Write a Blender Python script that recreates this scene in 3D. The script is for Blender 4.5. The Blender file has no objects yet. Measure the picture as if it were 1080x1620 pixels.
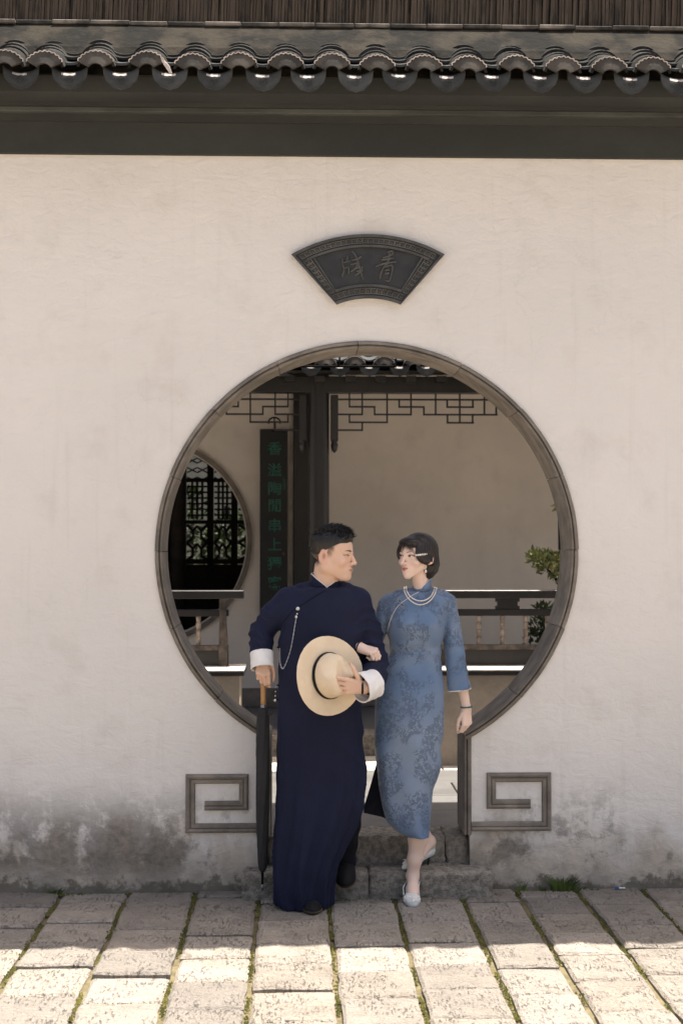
import bpy, bmesh, math, random
import numpy as np
from mathutils import Vector, Matrix, noise as mnoise

random.seed(7); rng = np.random.default_rng(7)
sc = bpy.context.scene
C = sc.collection
R = math.radians

# ------------------------------------------------------------------ camera, sky, sun, exposure
CAM_D, CAM_H, FPX = 6.85, 1.70, 2250.0          # metres to the wall, eye height, focal length in photo pixels (1080 x 1620)
YAW, PITCH = math.atan(71 / FPX), math.atan(38 / FPX)
cam_data = bpy.data.cameras.new('camera'); cam = bpy.data.objects.new('camera', cam_data); C.objects.link(cam)
cam.location = (0, -CAM_D, CAM_H)
cam.rotation_euler = (R(90) + PITCH, 0, -YAW)
cam_data.sensor_fit = 'VERTICAL'; cam_data.sensor_height = 36; cam_data.sensor_width = 24
cam_data.lens = FPX / 1620 * 36
cam_data.clip_end = 500
cam_data.dof.use_dof = True; cam_data.dof.focus_distance = 6.55; cam_data.dof.aperture_fstop = 4.0
sc.camera = cam

SUN = Vector((0.20, 0.137, 1.0)).normalized()    # towards the sun: high, a little behind the wall and to the right
elev = math.asin(SUN.z); azim = math.atan2(SUN.x, SUN.y)
world = bpy.data.worlds.new('World'); sc.world = world; world.use_nodes = True
wn = world.node_tree; bg = wn.nodes['Background']
sky = wn.nodes.new('ShaderNodeTexSky'); sky.sky_type = 'NISHITA'; sky.sun_disc = False
sky.sun_elevation = elev; sky.sun_rotation = azim
sky.air_density = 1.0; sky.dust_density = 7.0; sky.ozone_density = 0.1
wn.links.new(sky.outputs[0], bg.inputs['Color']); bg.inputs['Strength'].default_value = 0.088
sd = bpy.data.lights.new('sun', 'SUN'); sun = bpy.data.objects.new('sun', sd); C.objects.link(sun)
sd.energy = 5.0; sd.angle = R(0.53); sd.color = (1.0, 0.93, 0.84)
sun.rotation_euler = SUN.to_track_quat('Z', 'Y').to_euler(); sun.location = (2, 2, 8)
vs = sc.view_settings
vs.view_transform = 'Standard'; vs.look = 'None'; vs.gamma = 1; vs.use_curve_mapping = False
vs.exposure = 1.46
sc.cycles.max_bounces = 10; sc.cycles.diffuse_bounces = 6

# ------------------------------------------------------------------ photo pixel -> place
_rot = cam.rotation_euler.to_matrix()
def ray(px, py): return _rot @ Vector(((px - 540) / FPX, -(py - 810) / FPX, -1))
def W(px, py, Y):                                 # point on the vertical plane y = Y
    d = ray(px, py); t = (Y + CAM_D) / d.y; return Vector((d.x * t, Y, CAM_H + d.z * t))
def G(px, py, z=0.0):                             # point on the level z
    d = ray(px, py); t = (z - CAM_H) / d.z; return Vector((d.x * t, -CAM_D + d.y * t, z))
def zz(py, Y, px=540): return W(px, py, Y).z
def xx(px, Y, py=810): return W(px, py, Y).x

# ------------------------------------------------------------------ materials
def lin(c): return tuple(((v / 255 + .055) / 1.055) ** 2.4 if v > 10 else v / 3294 for v in c)
MATS = {}
class NT:
    def __init__(s, m): s.m = m; s.t = m.node_tree; s.n = s.t.nodes; s.l = s.t.links
    def new(s, k, **kw):
        n = s.n.new('ShaderNode' + k)
        for a, v in kw.items():
            if a.startswith('i_'): n.inputs[a[2:].replace('_', ' ')].default_value = v
            else: setattr(n, a, v)
        return n
    def link(s, a, b): s.l.new(a, b)
    def math(s, op, a, b=None, c=None, clamp=False):
        n = s.n.new('ShaderNodeMath'); n.operation = op; n.use_clamp = clamp
        for i, v in enumerate((a, b, c)):
            if v is None: continue
            if isinstance(v, (int, float)): n.inputs[i].default_value = v
            else: s.l.new(v, n.inputs[i])
        return n.outputs[0]
    def mix(s, f, a, b, bt='MIX'):
        n = s.n.new('ShaderNodeMix'); n.data_type = 'RGBA'; n.blend_type = bt
        for i, v in ((0, f), (6, a), (7, b)):
            if isinstance(v, (int, float)): n.inputs[i].default_value = v
            elif isinstance(v, tuple): n.inputs[i].default_value = (*v, 1)
            else: s.l.new(v, n.inputs[i])
        return n.outputs[2]
    def noise(s, vec, scale, detail=4, rough=.55, dist=0):
        n = s.n.new('ShaderNodeTexNoise'); n.inputs['Scale'].default_value = scale; n.inputs['Detail'].default_value = detail
        n.inputs['Roughness'].default_value = rough; n.inputs['Distortion'].default_value = dist
        if vec is not None: s.l.new(vec, n.inputs['Vector'])
        return n.outputs['Fac']
    def ramp(s, f, a, b):
        n = s.n.new('ShaderNodeMapRange'); n.interpolation_type = 'SMOOTHSTEP'; n.inputs[1].default_value = a; n.inputs[2].default_value = b
        s.l.new(f, n.inputs[0]); return n.outputs[0]
    def scale(s, vec, v):
        n = s.n.new('ShaderNodeVectorMath'); n.operation = 'MULTIPLY'; s.l.new(vec, n.inputs[0]); n.inputs[1].default_value = v; return n.outputs[0]
    def bump(s, h, strength, dist, normal=None):
        n = s.n.new('ShaderNodeBump'); n.inputs['Strength'].default_value = strength; n.inputs['Distance'].default_value = dist
        s.l.new(h, n.inputs['Height'])
        if normal is not None: s.l.new(normal, n.inputs['Normal'])
        return n.outputs[0]
def newmat(name, rough=.8, spec=.3):
    m = bpy.data.materials.new(name); m.use_nodes = True; MATS[name] = m
    k = NT(m); b = k.n['Principled BSDF']; b.inputs['Roughness'].default_value = rough; b.inputs['Specular IOR Level'].default_value = spec
    return m, k, b
def objvec(k, jitter=True):
    tc = k.new('TexCoord').outputs['Object']
    if not jitter: return tc, None
    oi = k.new('ObjectInfo').outputs['Random']
    c = k.new('CombineXYZ'); v = k.math('MULTIPLY', oi, 37.0)
    for i in range(3): k.link(v, c.inputs[i])
    a = k.new('VectorMath', operation='ADD'); k.link(tc, a.inputs[0]); k.link(c.outputs[0], a.inputs[1])
    return a.outputs[0], oi
def simple(name, c1, c2=None, rough=.8, spec=.3, nscale=8, fine=60, bump=.3, bdist=.004, var=.0, stretch=None, lo=.35, hi=.65, metal=0, sheen=0, coord='Object'):
    m, k, b = newmat(name, rough, spec)
    vec, rnd = objvec(k)
    if stretch: vec = k.scale(vec, stretch)
    n1 = k.noise(vec, nscale, 5, .6); n2 = k.noise(vec, fine, 3, .6)
    col = k.mix(k.ramp(n1, lo, hi), c1, c2 or tuple(v * .8 for v in c1))
    col = k.mix(.35, col, k.mix(n2, (.35, .35, .35), (.65, .65, .65)), 'OVERLAY')
    if var:
        g = k.math('MULTIPLY_ADD', rnd, var, 1 - var / 2)
        cc = k.new('CombineColor'); [k.link(g, cc.inputs[i]) for i in range(3)]
        col = k.mix(1.0, col, cc.outputs[0], 'MULTIPLY')
    k.link(col, b.inputs['Base Color'])
    h = k.math('ADD', k.math('MULTIPLY', n1, .6), k.math('MULTIPLY', n2, .4))
    if bump: k.link(k.bump(h, bump, bdist), b.inputs['Normal'])
    b.inputs['Metallic'].default_value = metal; b.inputs['Sheen Weight'].default_value = sheen
    return m

def plaster_mat():
    m, k, b = newmat('lime plaster', .9, .2)
    pos = k.new('NewGeometry').outputs['Position']
    sep = k.new('SeparateXYZ'); k.link(pos, sep.inputs[0]); X, Z = sep.outputs['X'], sep.outputs['Z']
    big = k.noise(pos, .9, 4, .55); mid = k.noise(pos, 4.0, 5, .6); fine = k.noise(pos, 30, 4, .65); tiny = k.noise(pos, 140, 2, .6)
    base = k.mix(k.ramp(big, .3, .7), (.755, .722, .678), (.70, .672, .632))
    base = k.mix(k.math('MULTIPLY', k.ramp(mid, .5, .75), .35), base, (.56, .51, .455))
    # weather stains rising from the ground
    zst = k.math('MULTIPLY_ADD', k.noise(k.scale(pos, (1.5, 1, .8)), 2.2, 5, .65, .4), .75, -.10)     # ragged height of the damp zone
    damp = k.ramp(k.math('SUBTRACT', zst, Z), -.14, .2)
    base = k.mix(k.math('MULTIPLY', damp, .88), base, k.mix(k.ramp(mid, .35, .65), (.47, .40, .315), (.25, .215, .165)))
    blot = k.noise(k.scale(pos, (1.1, 1, 1.0)), 2.9, 6, .7, .25)
    lowz = k.math('MULTIPLY', k.ramp(Z, .58, .24), k.ramp(Z, .02, .16))
    leftside = k.math('MULTIPLY_ADD', k.ramp(X, -.35, -.75), .15, 0)
    mould = k.math('MULTIPLY', lowz, k.ramp(k.math('ADD', k.math('MULTIPLY_ADD', k.noise(pos, 13, 6, .75), .46, -.23), k.math('ADD', blot, leftside)), .50, .64))
    base = k.mix(k.math('MULTIPLY', mould, .62), base, k.mix(k.ramp(fine, .35, .65), (.040, .036, .030), (.15, .125, .098)))
    foot = k.ramp(k.math('MULTIPLY_ADD', k.noise(pos, 7, 4, .7), .16, -.02), .0, .12)
    footm = k.ramp(k.math('SUBTRACT', k.math('MULTIPLY', foot, k.math('MULTIPLY_ADD', k.noise(pos, 19, 4, .7), .34, -.08)), Z), -.02, .03)
    base = k.mix(k.math('MULTIPLY', footm, .7), base, (.055, .048, .032))
    strk = k.noise(k.scale(pos, (9, 1, .5)), 1.6, 4, .6)
    base = k.mix(k.math('MULTIPLY', k.ramp(strk, .55, .8), .16), base, (.40, .36, .31))
    sp_ = k.new('TexVoronoi', feature='F1'); sp_.inputs['Scale'].default_value = 2.6; k.link(pos, sp_.inputs['Vector'])
    base = k.mix(k.math('MULTIPLY', k.ramp(sp_.outputs['Distance'], .022, .010), .6), base, (.22, .19, .16))
    # fine scratches / hairline cracks
    vo = k.new('TexVoronoi', feature='DISTANCE_TO_EDGE'); vo.inputs['Scale'].default_value = 3.2
    dv = k.new('VectorMath', operation='ADD'); k.link(pos, dv.inputs[0])
    nz = k.n.new('ShaderNodeTexNoise'); nz.inputs['Scale'].default_value = 5; nz.inputs['Detail'].default_value = 4; k.link(pos, nz.inputs['Vector'])
    k.link(k.scale(nz.outputs['Color'], (.35, .35, .35)), dv.inputs[1]); k.link(dv.outputs[0], vo.inputs['Vector'])
    crack = k.math('MULTIPLY', k.ramp(vo.outputs[0], .012, .0), k.ramp(big, .52, .62))
    base = k.mix(k.math('MULTIPLY', crack, .08), base, (.25, .22, .19))
    k.link(base, b.inputs['Base Color'])
    trowel = k.noise(k.scale(pos, (1, 1, 1.6)), 11, 5, .62, .6)
    n = k.bump(trowel, .5, .014); n = k.bump(fine, .35, .006, n); n = k.bump(tiny, .3, .002, n)
    k.link(n, b.inputs['Normal'])
    return m
def shade_wall_mat():
    m, k, b = newmat('old back wall plaster', .9, .2)
    pos = k.new('NewGeometry').outputs['Position']
    big = k.noise(pos, .8, 4, .6, .6); mid = k.noise(pos, 5, 5, .6); tiny = k.noise(pos, 90, 3, .6)
    base = k.mix(k.ramp(big, .35, .68), (.80, .725, .64), (.68, .62, .55))
    base = k.mix(k.math('MULTIPLY', k.ramp(mid, .5, .8), .4), base, (.55, .49, .43))
    k.link(base, b.inputs['Base Color']); k.link(k.bump(tiny, .25, .003), b.inputs['Normal'])
    return m
def paver_mat():
    m, k, b = newmat('chiselled stone', .88, .25)
    vec, rnd = objvec(k)
    tc = k.new('TexCoord').outputs['Object']
    n1 = k.noise(vec, 6, 5, .6); n2 = k.noise(vec, 45, 4, .65)
    col = k.mix(k.ramp(n1, .3, .7), (.345, .300, .252), (.262, .229, .192))
    col = k.mix(k.math('MULTIPLY', k.ramp(rnd, .0, 1.0), .6), col, (.250, .230, .205))
    speck = k.noise(vec, 120, 2, .5)
    col = k.mix(.35, col, k.mix(speck, (.3, .3, .3), (.7, .7, .7)), 'OVERLAY')
    hue = k.new('WhiteNoise' if False else 'TexWhiteNoise', noise_dimensions='1D'); k.link(rnd, hue.inputs['W'])
    g = k.math('MULTIPLY_ADD', hue.outputs['Value'], .34, .80)
    cc = k.new('CombineColor'); [k.link(g, cc.inputs[i]) for i in range(3)]
    col = k.mix(1.0, col, cc.outputs[0], 'MULTIPLY')
    # chisel strokes: short dashes across the stone
    st = k.scale(vec, (105, 26, 1)); ch = k.noise(st, 1.0, 4, .65, .5)
    patch = k.ramp(k.noise(vec, 9, 2, .5), .40, .62)
    pit = k.math('MULTIPLY', k.ramp(ch, .55, .66), patch)
    grain = k.noise(k.scale(vec, (40, 110, 1)), 1.0, 4, .7, .6)
    col = k.mix(k.math('MULTIPLY', pit, .18), col, (.13, .11, .09))
    k.link(col, b.inputs['Base Color'])
    h = k.math('SUBTRACT', k.math('MULTIPLY_ADD', n2, .5, k.math('MULTIPLY', grain, .9)), pit)
    n = k.bump(n1, .9, .045); n = k.bump(h, 1.0, .014, n)
    k.link(n, b.inputs['Normal'])
    return m
def ground_mat():
    m, k, b = newmat('joint soil', .95, .1)
    pos = k.new('NewGeometry').outputs['Position']
    n = k.noise(pos, 25, 4, .6); n2 = k.noise(pos, 3, 3, .6)
    near = k.mix(k.ramp(n, .35, .65), (.10, .085, .05), (.16, .135, .075))
    br = k.new('TexBrick', offset=.5); br.inputs['Scale'].default_value = 1.0; br.inputs['Brick Width'].default_value = .34; br.inputs['Row Height'].default_value = .31
    br.inputs['Mortar Size'].default_value = .012; br.inputs['Color1'].default_value = (.34, .295, .25, 1); br.inputs['Color2'].default_value = (.29, .255, .22, 1); br.inputs['Mortar'].default_value = (.12, .11, .06, 1)
    sp = k.new('SeparateXYZ'); k.link(pos, sp.inputs[0]); cb = k.new('CombineXYZ'); k.link(sp.outputs['Y'], cb.inputs[0]); k.link(sp.outputs['X'], cb.inputs[1])
    k.link(cb.outputs[0], br.inputs['Vector'])
    dx = k.math('ABSOLUTE', k.math('SUBTRACT', sp.outputs['X'], .35))
    far = k.math('MAXIMUM', k.ramp(sp.outputs['Y'], -3.45, -3.5), k.ramp(dx, 3.2, 3.25))
    k.link(k.mix(far, near, br.outputs['Color']), b.inputs['Base Color'])
    k.link(k.bump(n, .6, .01), b.inputs['Normal'])
    return m
PLASTER = plaster_mat(); BACKWALL = shade_wall_mat(); PAVER = paver_mat(); SOIL = ground_mat()
TILE = simple('grey roof tile', (.066, .070, .070), (.044, .047, .048), .95, .1, 9, 70, .5, .004, var=.5)
TILE_TOP = simple('blackened roof tile', (.030, .030, .028), (.014, .014, .013), .95, .1, 12, 70, .5, .004, var=.5)
TILE_RIM = simple('worn rim and sun patch tile', (.62, .55, .50), (.42, .36, .32), .85, .2, 20, 90, .4, .002)  # pale tone also paints sunlight on rims and drip tile lips
TILE_OLD = simple('weathered tile face', (.075, .066, .055), (.042, .040, .036), .85, .2, 14, 80, .6, .004, var=.5)
MORTAR = simple('blackened mortar', (.034, .029, .022), (.009, .009, .008), .95, .1, 5, 40, .7, .012, lo=.40, hi=.60)
RIDGE = simple('ridge tile', (.075, .060, .046), (.022, .021, .019), .9, .2, 30, 90, .5, .004, stretch=(1, 1, .2), lo=.45, hi=.75)
RIDGEBRICK = simple('thin ridge brick', (.24, .21, .18), (.035, .034, .030), .9, .2, 5, 60, .6, .004, var=.8, lo=.3, hi=.62)
FRIEZE = simple('grey black painted frieze', (.048, .051, .047), (.036, .038, .036), .82, .25, 2.5, 50, .25, .004, stretch=(.5, 1, 1))
FRIEZE_EDGE = simple('grey frieze moulding', (.085, .090, .082), (.05, .053, .05), .8, .25, 6, 60, .35, .004, stretch=(.4, 1, 1))
GATESTONE = simple('grey brick trim', (.245, .213, .178), (.145, .128, .108), .85, .25, 9, 70, .5, .005, var=.3, lo=.3, hi=.7)
STEPSTONE = simple('rough step stone', (.33, .295, .243), (.18, .162, .136), .92, .2, 38, 130, 1.0, .022, lo=.36, hi=.66)
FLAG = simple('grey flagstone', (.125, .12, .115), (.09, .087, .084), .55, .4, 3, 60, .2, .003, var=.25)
BLACKWOOD = simple('black lacquered wood', (.021, .018, .016), (.012, .011, .010), .42, .5, 6, 60, .25, .002, stretch=(1, 1, .2))
WORNWOOD = simple('worn brown wood', (.13, .10, .08), (.03, .025, .021), .5, .45, 12, 60, .3, .002)
BALUSTER = simple('turned baluster wood', (.33, .27, .22), (.14, .11, .09), .5, .4, 14, 70, .3, .002)
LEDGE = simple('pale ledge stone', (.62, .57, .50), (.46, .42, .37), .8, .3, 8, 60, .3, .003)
BASEWALL = simple('bench base render', (.40, .335, .265), (.30, .255, .205), .9, .2, 4, 60, .3, .004)
PLAQUE = simple('slate plaque', (.036, .038, .039), (.026, .028, .030), .62, .35, 12, 60, .3, .002)
PLAQUE_EDGE = simple('slate plaque relief', (.085, .084, .078), (.05, .05, .048), .6, .4, 12, 60, .3, .002)
PLAQUE_FRET = simple('slate fret relief', (.13, .125, .11), (.08, .078, .07), .6, .4, 12, 60, .3, .002)
BOARD = simple('black couplet board', (.017, .018, .017), (.012, .012, .012), .5, .4, 6, 60, .15, .001)
GREEN = simple('green carved lettering', (.045, .165, .12), (.028, .11, .085), .7, .3, 25, 80, .2, .001)
RED = simple('red seal', (.30, .05, .05), None, .7)
IRON = simple('black iron', (.010, .010, .010), None, .95, .03)
DARKROOM = simple('dark room timber', (.030, .026, .023), (.02, .018, .016), .8, .2)
LEAF = simple('leaf', (.075, .115, .028), (.035, .062, .018), .5, .4, 8, 40, 0, var=.4)
LEAF2 = simple('shrub leaf', (.36, .35, .15), (.15, .18, .06), .45, .45, 14, 40, 0)
LEAF_DEEP = simple('deep green leaf', (.040, .062, .014), (.018, .032, .010), .6, .3, 8, 40, 0)
BARK = simple('dark bark', (.035, .028, .022), None, .9)
MOSS = simple('moss', (.125, .118, .030), (.055, .058, .018), .95, .1, 6, 60, .5, .004)
GRASSM = simple('grass blade', (.11, .15, .035), (.06, .09, .025), .6, .3)
LITTER_B = simple('blue litter', (.03, .10, .32), None, .5); LITTER_W = simple('white litter', (.75, .75, .72), None, .6)
CREAMWALL = simple('far garden wall', (.26, .26, .22), None, .9)

# ------------------------------------------------------------------ mesh helpers
class MB:
    def __init__(s): s.v = []; s.f = []; s.m = []
    def add(s, vs, fs, mi=0):
        o = len(s.v); s.v += [tuple(v) for v in vs]; s.f += [tuple(i + o for i in f) for f in fs]; s.m += [mi] * len(fs); return s
    def box(s, x0, x1, y0, y1, z0, z1, mi=0, bev=0.0):
        if bev <= 0:
            v = [(x, y, z) for z in (z0, z1) for y in (y0, y1) for x in (x0, x1)]
            return s.add(v, [(0, 2, 3, 1), (4, 5, 7, 6), (0, 1, 5, 4), (2, 6, 7, 3), (0, 4, 6, 2), (1, 3, 7, 5)], mi)
        bm = bmesh.new(); bmesh.ops.create_cube(bm, size=1)
        for v in bm.verts: v.co = Vector(((x0 + x1) / 2 + v.co.x * (x1 - x0), (y0 + y1) / 2 + v.co.y * (y1 - y0), (z0 + z1) / 2 + v.co.z * (z1 - z0)))
        bmesh.ops.bevel(bm, geom=bm.edges[:], offset=bev, segments=1, affect='EDGES')
        bm.verts.index_update(); s.add([v.co[:] for v in bm.verts], [[v.index for v in f.verts] for f in bm.faces], mi); bm.free(); return s
    def prism(s, pts, y0, y1, mi=0):              # polygon given in x,z extruded along y
        n = len(pts)
        a = sum(pts[i][0] * pts[(i + 1) % n][1] - pts[(i + 1) % n][0] * pts[i][1] for i in range(n))
        if a < 0: pts = pts[::-1]
        v = [(p[0], y0, p[1]) for p in pts] + [(p[0], y1, p[1]) for p in pts]
        return s.add(v, [tuple(range(n)), tuple(range(2 * n - 1, n - 1, -1))] + [(i, n + i, n + (i + 1) % n, (i + 1) % n) for i in range(n)], mi)
    def tube(s, pts, rad, seg=8, mi=0, cap=True, flat=None):
        pts = [Vector(p) for p in pts]; n = len(pts)
        rads = rad if isinstance(rad, (list, tuple)) else [rad] * n
        vs = []; prev = None
        for i, p in enumerate(pts):
            t = (pts[min(i + 1, n - 1)] - pts[max(i - 1, 0)]).normalized()
            if prev is None: a = t.orthogonal().normalized()
            else: a = (prev - t * prev.dot(t)).normalized()
            prev = a; b = t.cross(a)
            for j in range(seg):
                th = 2 * math.pi * j / seg; vs.append(p + (a * math.cos(th) + b * math.sin(th)) * rads[i])
        fs = [(i * seg + j, i * seg + (j + 1) % seg, (i + 1) * seg + (j + 1) % seg, (i + 1) * seg + j) for i in range(n - 1) for j in range(seg)]
        if cap: fs += [tuple(range(seg - 1, -1, -1)), tuple((n - 1) * seg + j for j in range(seg))]
        return s.add(vs, fs, mi)
    def lathe(s, prof, cx, cy, seg=12, mi=0):      # prof: (radius, z)
        vs = []
        for r, z in prof:
            for j in range(seg): th = 2 * math.pi * j / seg; vs.append((cx + r * math.cos(th), cy + r * math.sin(th), z))
        n = len(prof)
        fs = [(i * seg + j, i * seg + (j + 1) % seg, (i + 1) * seg + (j + 1) % seg, (i + 1) * seg + j) for i in range(n - 1) for j in range(seg)]
        fs += [tuple(range(seg - 1, -1, -1)), tuple((n - 1) * seg + j for j in range(seg))]
        return s.add(vs, fs, mi)
    def ball(s, c, r, mi=0, seg=8, rings=5):
        rr = r if isinstance(r, (tuple, list)) else (r, r, r)
        vs = [(c[0], c[1], c[2] - rr[2])]
        for i in range(1, rings):
            ph = math.pi * i / rings
            for j in range(seg):
                th = 2 * math.pi * j / seg; vs.append((c[0] + rr[0] * math.sin(ph) * math.cos(th), c[1] + rr[1] * math.sin(ph) * math.sin(th), c[2] - rr[2] * math.cos(ph)))
        vs.append((c[0], c[1], c[2] + rr[2])); last = len(vs) - 1
        fs = [(0, 1 + (j + 1) % seg, 1 + j) for j in range(seg)]
        fs += [(1 + i * seg + j, 1 + i * seg + (j + 1) % seg, 1 + (i + 1) * seg + (j + 1) % seg, 1 + (i + 1) * seg + j) for i in range(rings - 2) for j in range(seg)]
        fs += [(last, 1 + (rings - 2) * seg + j, 1 + (rings - 2) * seg + (j + 1) % seg) for j in range(seg)]
        return s.add(vs, fs, mi)
    def build(s, name, mats, parent=None, smooth=False, origin=None, **props):
        mats = mats if isinstance(mats, (list, tuple)) else [mats]
        vs = np.array(s.v, dtype=float)
        if origin is None:
            lo, hi = vs.min(0), vs.max(0); origin = Vector(((lo[0] + hi[0]) / 2, (lo[1] + hi[1]) / 2, lo[2]))
        origin = Vector(origin)
        me = bpy.data.meshes.new(name); me.from_pydata((vs - np.array(origin)).tolist(), [], s.f); 
        for m in mats: me.materials.append(m)
        if len(mats) > 1: me.polygons.foreach_set('material_index', s.m)
        if smooth: me.polygons.foreach_set('use_smooth', [True] * len(me.polygons))
        me.update()
        return link(name, me, origin, parent, **props)
def link(name, me, loc, parent=None, **props):
    o = bpy.data.objects.new(name, me); C.objects.link(o); loc = Vector(loc)
    if parent is not None:
        o.parent = parent; pw = parent
        off = Vector((0, 0, 0))
        while pw is not None: off += pw.location; pw = pw.parent
        loc = loc - off
    o.location = loc
    for k_, v_ in props.items(): o[k_] = v_
    return o
def thing(name, label, category, loc, group=None):
    o = bpy.data.objects.new(name, None); C.objects.link(o); o.location = loc; o['label'] = label; o['category'] = category
    o.empty_display_size = .1
    if group: o['group'] = group
    return o
def autosmooth(o, ang=40):
    me = o.data; me.polygons.foreach_set('use_smooth', [True] * len(me.polygons))
    try: me.set_sharp_from_angle(angle=R(ang))
    except Exception: pass
    return o

# ------------------------------------------------------------------ ground and paving
XC = xx(581, 0, 874); ZC = W(581, 874, 0).z
GR = (W(903.5, 874, 0).x - W(258.5, 874, 0).x) / 2   # clear radius of the gate
HW = (W(733, 1240, 0).x - W(429, 1240, 0).x) / 2     # half width between the jambs
XM = (W(733, 1240, 0).x + W(429, 1240, 0).x) / 2
COURT_Z, WALL_T = 0.245, 0.26
mb = MB(); mb.add([(-60, -60, -.02), (60, -60, -.02), (60, 60, -.02), (-60, 60, -.02)], [(0, 1, 2, 3)])
ground = mb.build('ground', SOIL, origin=(0, 0, -.02), kind='structure')
pave = bpy.data.objects.new('pavement', None); C.objects.link(pave); pave['kind'] = 'structure'; pave.location = (.35, -1.5, 0)
jx = [(p - 469) / (FPX / CAM_D) for p in (102, 207, 311, 411, 519, 620, 725, 815, 912, 1015)]
while jx[0] > -2.7: jx.insert(0, jx[0] - .312)
while jx[-1] < 3.4: jx.append(jx[-1] + .306)
moss_pts = []
def paver(x0, x1, y0, y1, zt, i):
    pts = []; nside = 4
    cs = [(x0, y0), (x1, y0), (x1, y1), (x0, y1)]
    for s in range(4):
        a, b = cs[s], cs[(s + 1) % 4]
        for q in range(nside):
            t = q / nside; jit = random.uniform(-.005, .005) if q else random.uniform(-.003, .003)
            x = a[0] + (b[0] - a[0]) * t; y = a[1] + (b[1] - a[1]) * t
            pts.append((x + (jit if s % 2 else 0), y + (0 if s % 2 else jit)))
    n = len(pts); cx, cy = (x0 + x1) / 2, (y0 + y1) / 2
    tilt = (random.uniform(-.012, .012), random.uniform(-.012, .012))
    def top(x, y, dz=0): return zt + dz + (x - cx) * tilt[0] + (y - cy) * tilt[1]
    vs = [(x, y, -.05) for x, y in pts] + [(x, y, top(x, y, -.007 - random.uniform(0, .004))) for x, y in pts]
    ins = .012
    vs += [(x + (cx - x) * ins / abs(x1 - x0) * 2, y + (cy - y) * ins / abs(y1 - y0) * 2, top(x, y)) for x, y in pts]
    fs = [(k, (k + 1) % n, n + (k + 1) % n, n + k) for k in range(n)] + [(n + k, n + (k + 1) % n, 2 * n + (k + 1) % n, 2 * n + k) for k in range(n)] + [tuple(range(2 * n, 3 * n))]
    return MB().add(vs, fs).build('paving_stone', PAVER, pave)
npv = 0
for ci in range(len(jx) - 1):
    x0, x1 = jx[ci], jx[ci + 1]
    y = .02; first = True
    while y > -3.4:
        L = random.uniform(.30, .355) if not first else random.uniform(.10, .36)
        y2 = max(y - L, -3.46)
        if y - y2 < .06: break
        inside = (x0 + x1) / 2
        gap = random.uniform(.008, .014); g2 = random.uniform(.003, .009)
        paver(x0 + gap, x1 - gap, y2 + g2, y - g2, random.uniform(-.007, .006), npv); npv += 1
        if -2.3 < y and -1.4 < x0 < 2.3:
            for _ in range(random.choice((0, 0, 8, 20, 40))): moss_pts.append((random.uniform(x0, x1), y2 + random.uniform(-.007, .007), random.uniform(.3, .7)))
        y = y2; first = False
    for _ in range(420):
        yy = random.uniform(-2.6, .02)
        if -1.6 < x0 < 2.5 and mnoise.noise((x0 * 7, yy * 4.1, 0)) > -.12: moss_pts.append((x0 + random.gauss(0, .0055), yy, random.uniform(.5, 1.1)))
# moss and dirt along the foot of the wall
for _ in range(1500):
    x = random.uniform(-1.6, 2.2)
    if abs(x - XM) < .66: continue
    if mnoise.noise((x * 5, 3.3, 0)) > -.2: moss_pts.append((x, -abs(random.gauss(0, .016)) - .002, random.uniform(.5, 1.2)))
for _ in range(260): moss_pts.append((random.uniform(W(383, 1400, -.14).x, W(785, 1400, -.14).x), -.155 - abs(random.gauss(0, .008)), random.uniform(.4, .9)))
mb = MB()
for x, y, s_ in moss_pts:
    r = .0065 * s_; h = r * random.uniform(.6, 1.3); a = random.random() * 6.28
    vs = [(x + r * math.cos(a + k * 1.571) * random.uniform(.7, 1.4), y + r * math.sin(a + k * 1.571) * random.uniform(.7, 1.4), -.012 + random.uniform(0, .004)) for k in range(4)] + [(x, y, -.008 + h)]
    mb.add(vs, [(0, 1, 4), (1, 2, 4), (2, 3, 4), (3, 0, 4)])
mb.build('moss', MOSS, None, kind='stuff', label='yellow green moss filling the joints of the paving', category='moss')

# ------------------------------------------------------------------ the gate wall
wall = thing('courtyard_wall', 'tall cream plastered courtyard wall with round moon gate and tiled coping', 'wall', (XM, .13, 0))
Z_FR = zz(246, -.03)                                # underside of the dark frieze
XL, XR = -4.2, 4.9
hole = GR + .03; hwo = HW + .03
ang_end = math.asin(min(1, hwo / hole))
pts = [(XL, -.03), (XM - hwo, -.03)]
zj = ZC - math.sqrt(hole ** 2 - hwo ** 2)
pts.append((XM - hwo, zj))
N = 96; a0 = math.pi + ang_end; a1 = 3 * math.pi - ang_end
# arc angle measured from straight up, clockwise
for i in range(1, N):
    th = -(math.pi - ang_end) + (2 * math.pi - 2 * ang_end) * i / N
    pts.append((XM + hole * math.sin(th), ZC + hole * math.cos(th)))
pts += [(XM + hwo, zj), (XM + hwo, -.03), (XR, -.03), (XR, Z_FR + .5), (XL, Z_FR + .5)]
MB().prism(pts, 0, WALL_T).build('plaster', PLASTER, wall)
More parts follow.
